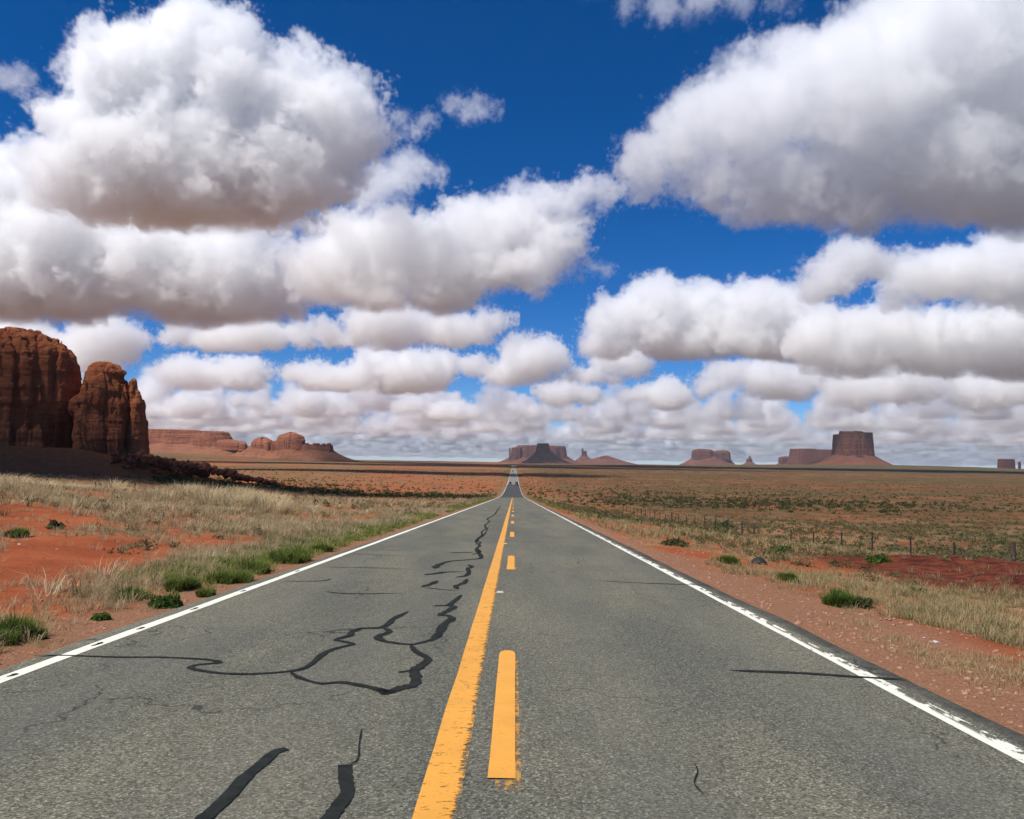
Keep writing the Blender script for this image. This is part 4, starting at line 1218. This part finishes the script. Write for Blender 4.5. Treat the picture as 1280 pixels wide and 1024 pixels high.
def cloud(D, bl, vbase, label, S=55, vox=1.6, dens=0.02, depth=1.0, wisp=0.0, edge=0.055, flat=0.8, sx=1.0):
    """one cumulus: rounded masses (u, v, r in photo pixels) standing at distance D, broken up by billows"""
    s = D / F; S = S * s
    ng = new_group('cloud'); N, L, M, V, noise = gn_tools(ng)
    pos = N.new('GeometryNodeInputPosition').outputs[0]
    B = []
    rs = random.Random(int(D) + len(bl))
    for q in bl:
        p = at(q[0], q[1], D); r = q[2] * s
        k = rs.uniform(.8, 1.25)
        B.append((p.x + (sx - 1) * rs.uniform(-.5, .5) * r, D + rs.uniform(-.35, .35) * r * depth, p.z + (sx - 1) * rs.uniform(-.35, .25) * r, r * sx * k, r * depth * 1.05, r * flat / k))
    um = sum(q[0] for q in bl) / len(bl)
    zb = at(um, vbase, D).z
    wp = V('MULTIPLY_ADD', noise(pos, 1.1 / S, 2, 0.5, 1), (S * 1.3,) * 3, pos)
    wp = V('ADD', wp, (-S * .65,) * 3)
    f = ell_field(M, V, wp, B, S * .35)
    vo = N.new('ShaderNodeTexVoronoi'); vo.feature = 'F1'; vo.normalize = True
    vo.inputs['Scale'].default_value = 1.9 / S; vo.inputs['Detail'].default_value = 3; vo.inputs['Roughness'].default_value = .60; vo.inputs['Lacunarity'].default_value = 2.3
    L(wp, vo.inputs['Vector'])
    f = M('ADD', f, M('MULTIPLY_ADD', vo.outputs['Distance'], S * (1.1 + wisp), -S * (.45 + .3 * wisp)))
    n2 = noise(pos, 3.0 / S, 4, 0.82)
    f = M('ADD', f, M('MULTIPLY_ADD', n2, S * (1.5 + wisp), -S * (.72 + .5 * wisp)))
    sp = N.new('ShaderNodeSeparateXYZ'); L(pos, sp.inputs[0])
    n3 = M('MULTIPLY_ADD', n2, -S * 1.1, zb + S * .5)
    f = M('SMOOTH_MAX', f, M('MULTIPLY', M('SUBTRACT', n3, sp.outputs[2]), .38), S * .2)
    # crisp heaps in places, torn and thin in others
    n4 = noise(pos, 0.9 / S, 2, 0.55)
    es = M('MULTIPLY_ADD', M('MULTIPLY_ADD', n4, 5.0, -2.55, True), S * edge * 7.0, S * edge)
    dn = M('DIVIDE', M('MULTIPLY', f, -1.0), es, clamp=True)
    pad = S * .35
    mn = (min(q[0] - q[3] for q in B) - pad, min(q[1] - q[4] for q in B) - pad, max(zb - S * .25, min(q[2] - q[5] for q in B) - pad))
    mx = (max(q[0] + q[3] for q in B) + pad, max(q[1] + q[4] for q in B) + pad, max(q[2] + q[5] for q in B) + pad)
    ob = finish_cloud('cloud', ng, dn, mn, mx, vox * s * VQ, dens)
    return tag(ob, label, 'cloud', 'cumulus clouds over the desert')


cloud(5000, [(245, 55, 62), (170, 100, 78), (105, 150, 52), (300, 100, 62), (365, 95, 34), (400, 150, 76), (445, 180, 42), (200, 200, 110), (120, 220, 75), (310, 210, 90), (250, 250, 60), (370, 215, 62), (385, 75, 18)],
      283, 'towering white cloud filling the upper left of the sky', 58, 1.7, 0.018, 0.85)
cloud(9000, [(-5, 250, 92), (25, 215, 45), (100, 320, 95), (200, 330, 95), (300, 340, 75), (0, 350, 90), (350, 355, 50), (60, 370, 60), (250, 375, 55), (-120, 300, 110), (380, 345, 35)],
      404, 'broad grey bottomed cloud behind the left sandstone dome, under the towering one', 62, 1.9, 0.011, 0.8)
cloud(6600, [(430, 325, 60), (505, 305, 58), (590, 290, 52), (655, 275, 44), (705, 258, 34), (735, 243, 18), (752, 250, 12), (395, 345, 42), (560, 350, 60), (640, 335, 46), (480, 360, 50), (690, 310, 36)],
      392, 'slanting white cloud in the middle of the sky rising to the right', 52, 1.7, 0.013, 0.85)
cloud(6200, [(480, 228, 30), (512, 215, 27), (455, 250, 28), (425, 275, 22), (378, 282, 26), (318, 290, 24), (490, 258, 18), (345, 300, 16), (535, 215, 14)], 300, 'ragged thin cloud trailing off the right of the towering cloud', 34, 1.3, 0.008, 1.0, 0.25, 0.12)
cloud(4600, [(812, 205, 38), (860, 170, 56), (925, 150, 76), (1000, 105, 70), (935, 90, 36), (1080, 120, 110), (1185, 60, 115), (1140, 30, 70), (1290, 100, 130), (1180, 200, 100), (1290, 220, 90), (1080, 220, 78), (980, 225, 66), (890, 215, 46), (1000, 262, 28), (930, 262, 26), (1390, 150, 130)],
      288, 'largest cloud with a flat pinkish base filling the upper right of the sky', 52, 1.8, 0.011, 0.7)
cloud(5200, [(830, 2, 26), (875, -4, 30), (925, -8, 25), (980, 2, 16), (785, 8, 16), (860, 18, 14)], 40, 'thin shreds of cloud cut by the top edge of the photo', 30, 1.3, 0.006, 1.0, 0.4, 0.25)
for q, lab in (([(500, 145, 13), (515, 163, 15), (536, 152, 11)], 'wispy scrap of cloud left of its neighbour in the blue gap, top centre'), ([(570, 128, 16), (600, 135, 20), (585, 146, 13)], 'small bright scrap of cloud in the blue gap, top centre'),
               ([(12, 100, 22), (32, 96, 15)], 'little loose cloud at the left edge of the sky'), ([(748, 336, 11), (760, 340, 8)], 'tiny cloud puff alone in the blue gap right of the slanting cloud'), ([(655, 424, 14), (640, 430, 10)], 'faint cloud puff below the slanting cloud')):
    cloud(5400, q, max(a[1] for a in q) + 26, lab, 20, 1.0, 0.008, 1.0, 0.45, 0.25)
cloud(11000, [(770, 402, 34), (820, 388, 44), (880, 385, 48), (950, 388, 48), (755, 432, 30), (850, 425, 42), (930, 425, 44), (1000, 405, 38), (1010, 440, 26)], 452, 'flat based cloud right of centre with a long white top', 34, 1.5, 0.011, 0.9, sx=1.25)
cloud(10000, [(1040, 425, 44), (1100, 420, 48), (1170, 428, 50), (1240, 420, 52), (1310, 430, 62), (1080, 455, 30)], 474, 'mottled grey cloud along the right edge above the big butte', 40, 1.6, 0.011, 0.9, sx=1.25)
cloud(8200, [(1062, 322, 34), (1040, 346, 30), (1018, 362, 20), (1092, 330, 24)], 385, 'small cloud tucked under the left part of the largest cloud base', 30, 1.5, 0.012, 0.9, 0.15)
cloud(8600, [(1150, 345, 38), (1205, 340, 46), (1262, 335, 52), (1320, 350, 55), (1125, 362, 22)], 402, 'heavy grey cloud at the right edge beneath the largest cloud', 38, 1.6, 0.013, 0.9)
def puffs(u0, u1, v0, v1, n, r0, r1, seed):
    rs = random.Random(seed); o = []
    while len(o) < n:
        u = rs.uniform(u0, u1); r_ = rs.uniform(r0, r1) * rs.choice((.6, .8, 1, 1.25))
        o.append((u, rs.uniform(v0, v1) - r_ * .2, r_))
    return o


cloud(11500, puffs(205, 420, 412, 430, 11, 12, 25, 1), 441, 'low puffy cloud just under the broad grey bottomed one', 24, 1.4, 0.012, 1.2, 0.1, sx=1.3)
cloud(11000, puffs(400, 625, 400, 428, 13, 12, 27, 2), 440, 'broken white cloud under the slanting cloud, left of the road', 26, 1.4, 0.011, 1.2, 0.15, sx=1.25)
cloud(16000, puffs(190, 420, 458, 480, 13, 10, 21, 3), 492, 'row of white puffs above the pink mesa range', 22, 1.3, 0.010, 1.4, 0.1, sx=1.3)
cloud(15500, puffs(425, 640, 450, 484, 15, 11, 26, 4), 494, 'bright heaped cloud left of the road end', 24, 1.3, 0.011, 1.4, 0.1, sx=1.25)
cloud(14000, puffs(635, 800, 448, 478, 11, 13, 28, 5), 487, 'bright rounded cloud above the central mesa', 26, 1.3, 0.011, 1.2, 0.1, sx=1.2)
cloud(18000, puffs(690, 870, 488, 502, 12, 8, 19, 6), 513, 'thin flat cloud right above the twin spire', 18, 1.2, 0.010, 1.5, 0.1, sx=1.3)
cloud(16000, puffs(865, 1070, 466, 490, 12, 12, 27, 7), 502, 'pale cloud above the twin lump butte', 26, 1.3, 0.010, 1.3, 0.1, sx=1.25)
cloud(14500, puffs(1060, 1320, 476, 505, 13, 16, 36, 8), 522, 'dull cloud low over the big right butte', 28, 1.4, 0.009, 1.2, 0.1, sx=1.2)
cloud(12000, puffs(-20, 178, 424, 455, 10, 14, 30, 9), 468, 'cloud showing between the two left sandstone rocks', 24, 1.4, 0.010, 1.2, 0.1, sx=1.2)
cloud(20000, puffs(180, 420, 500, 520, 12, 8, 18, 10), 524, 'low far cloud resting over the pink mesa range', 16, 1.2, 0.010, 1.6, 0.1, sx=1.3)
cloud(21000, puffs(440, 700, 506, 524, 12, 7, 17, 11), 528, 'low far puffs over the road end', 16, 1.2, 0.010, 1.6, 0.1, sx=1.3)

# unseen clouds added above the frame to shade the left rocks and the plain


def overhead(cx, cy, rx, ry, dens, label):
    """an unseen cloud above the frame, added so that its shade falls round (cx, cy) on the plain"""
    t = Vector((cx, cy, 0)) + sd * (1500 / sd.z)
    q = min(1.0 + ry / 150, 3.0); h = 50 * q
    ng = new_group('cloud'); N, L, M, V, noise = gn_tools(ng)
    pos = N.new('GeometryNodeInputPosition').outputs[0]
    wp = V('MULTIPLY_ADD', noise(pos, 1 / (70 * q), 3, 0.5, 1), (50 * q,) * 3, pos); wp = V('ADD', wp, (-25 * q,) * 3)
    f = ell_field(M, V, wp, [(t.x, t.y, t.z, rx, ry, h), (t.x - rx * .5, t.y + ry * .1, t.z + 10, rx * .6, ry * .9, h), (t.x + rx * .55, t.y - ry * .15, t.z, rx * .5, ry * .8, h * .8)], 25 * q)
    f = M('ADD', f, M('MULTIPLY_ADD', noise(pos, 1 / (30 * q), 4, 0.6), 36 * q, -24 * q))
    dn = M('MULTIPLY', f, -1 / (12.0 * q), clamp=True)
    ob = finish_cloud('cloud', ng, dn, (t.x - rx * 1.4, t.y - ry * 1.5 - 40, t.z - h * 1.8), (t.x + rx * 1.4, t.y + ry * 1.5 + 40, t.z + h * 2.1), max(7, rx / 30), dens, 7 * q)
    return tag(ob, label, 'cloud', 'cumulus clouds over the desert')


overhead(-240, 202, 190, 60, 0.045, 'small unseen cloud added high behind the camera to shade the left sandstone rocks')
overhead(-330, 790, 360, 110, 0.05, 'unseen cloud added overhead at left to lay a dark band beyond the scree')
overhead(-420, 1650, 900, 230, 0.035, 'long unseen cloud added overhead at left to shade the far left plain')
overhead(1050, 2450, 1450, 430, 0.05, 'long unseen cloud added above the frame top to shade the plain below the right buttes')

# the countless small clouds along the horizon
ng = new_group('far_clouds'); N, L, M, V, noise = gn_tools(ng)
pos = N.new('GeometryNodeInputPosition').outputs[0]
sp = N.new('ShaderNodeSeparateXYZ'); L(pos, sp.inputs[0])
wp = V('MULTIPLY_ADD', noise(pos, 1 / 1500, 3, 0.5, 1), (1500, 1500, 300), pos)
cov = noise(V('MULTIPLY', wp, (1, 0.8, 0.02)), 1 / 1900, 3, 0.6)
hmap = M('SUBTRACT', cov, 0.56)
vo = N.new('ShaderNodeTexVoronoi'); vo.feature = 'F1'; vo.normalize = True; vo.inputs['Scale'].default_value = 1 / 900; vo.inputs['Detail'].default_value = 2; vo.inputs['Roughness'].default_value = .5
L(wp, vo.inputs['Vector'])
drop = M('MULTIPLY', M('MULTIPLY', sp.outputs[1], sp.outputs[1]), 1 / 12.7e6)        # the earth curves away
zz = M('ADD', M('SUBTRACT', sp.outputs[2], 1420.0), drop)
top = M('MULTIPLY', hmap, 17000.0)
f = M('SUBTRACT', zz, M('MINIMUM', top, 1250.0))
f = M('ADD', f, M('MULTIPLY_ADD', vo.outputs['Distance'], 900, -350))
f = M('MAXIMUM', f, M('MULTIPLY', zz, -0.5))
dn = M('MULTIPLY', f, -1 / 90.0, clamp=True)
ob = finish_cloud('clouds', ng, dn, (-64000, 22000, 410), (64000, 112000, 3000), 200, 0.0065, 100)
tag(ob, 'band of countless small pale clouds along the horizon', kind='stuff')
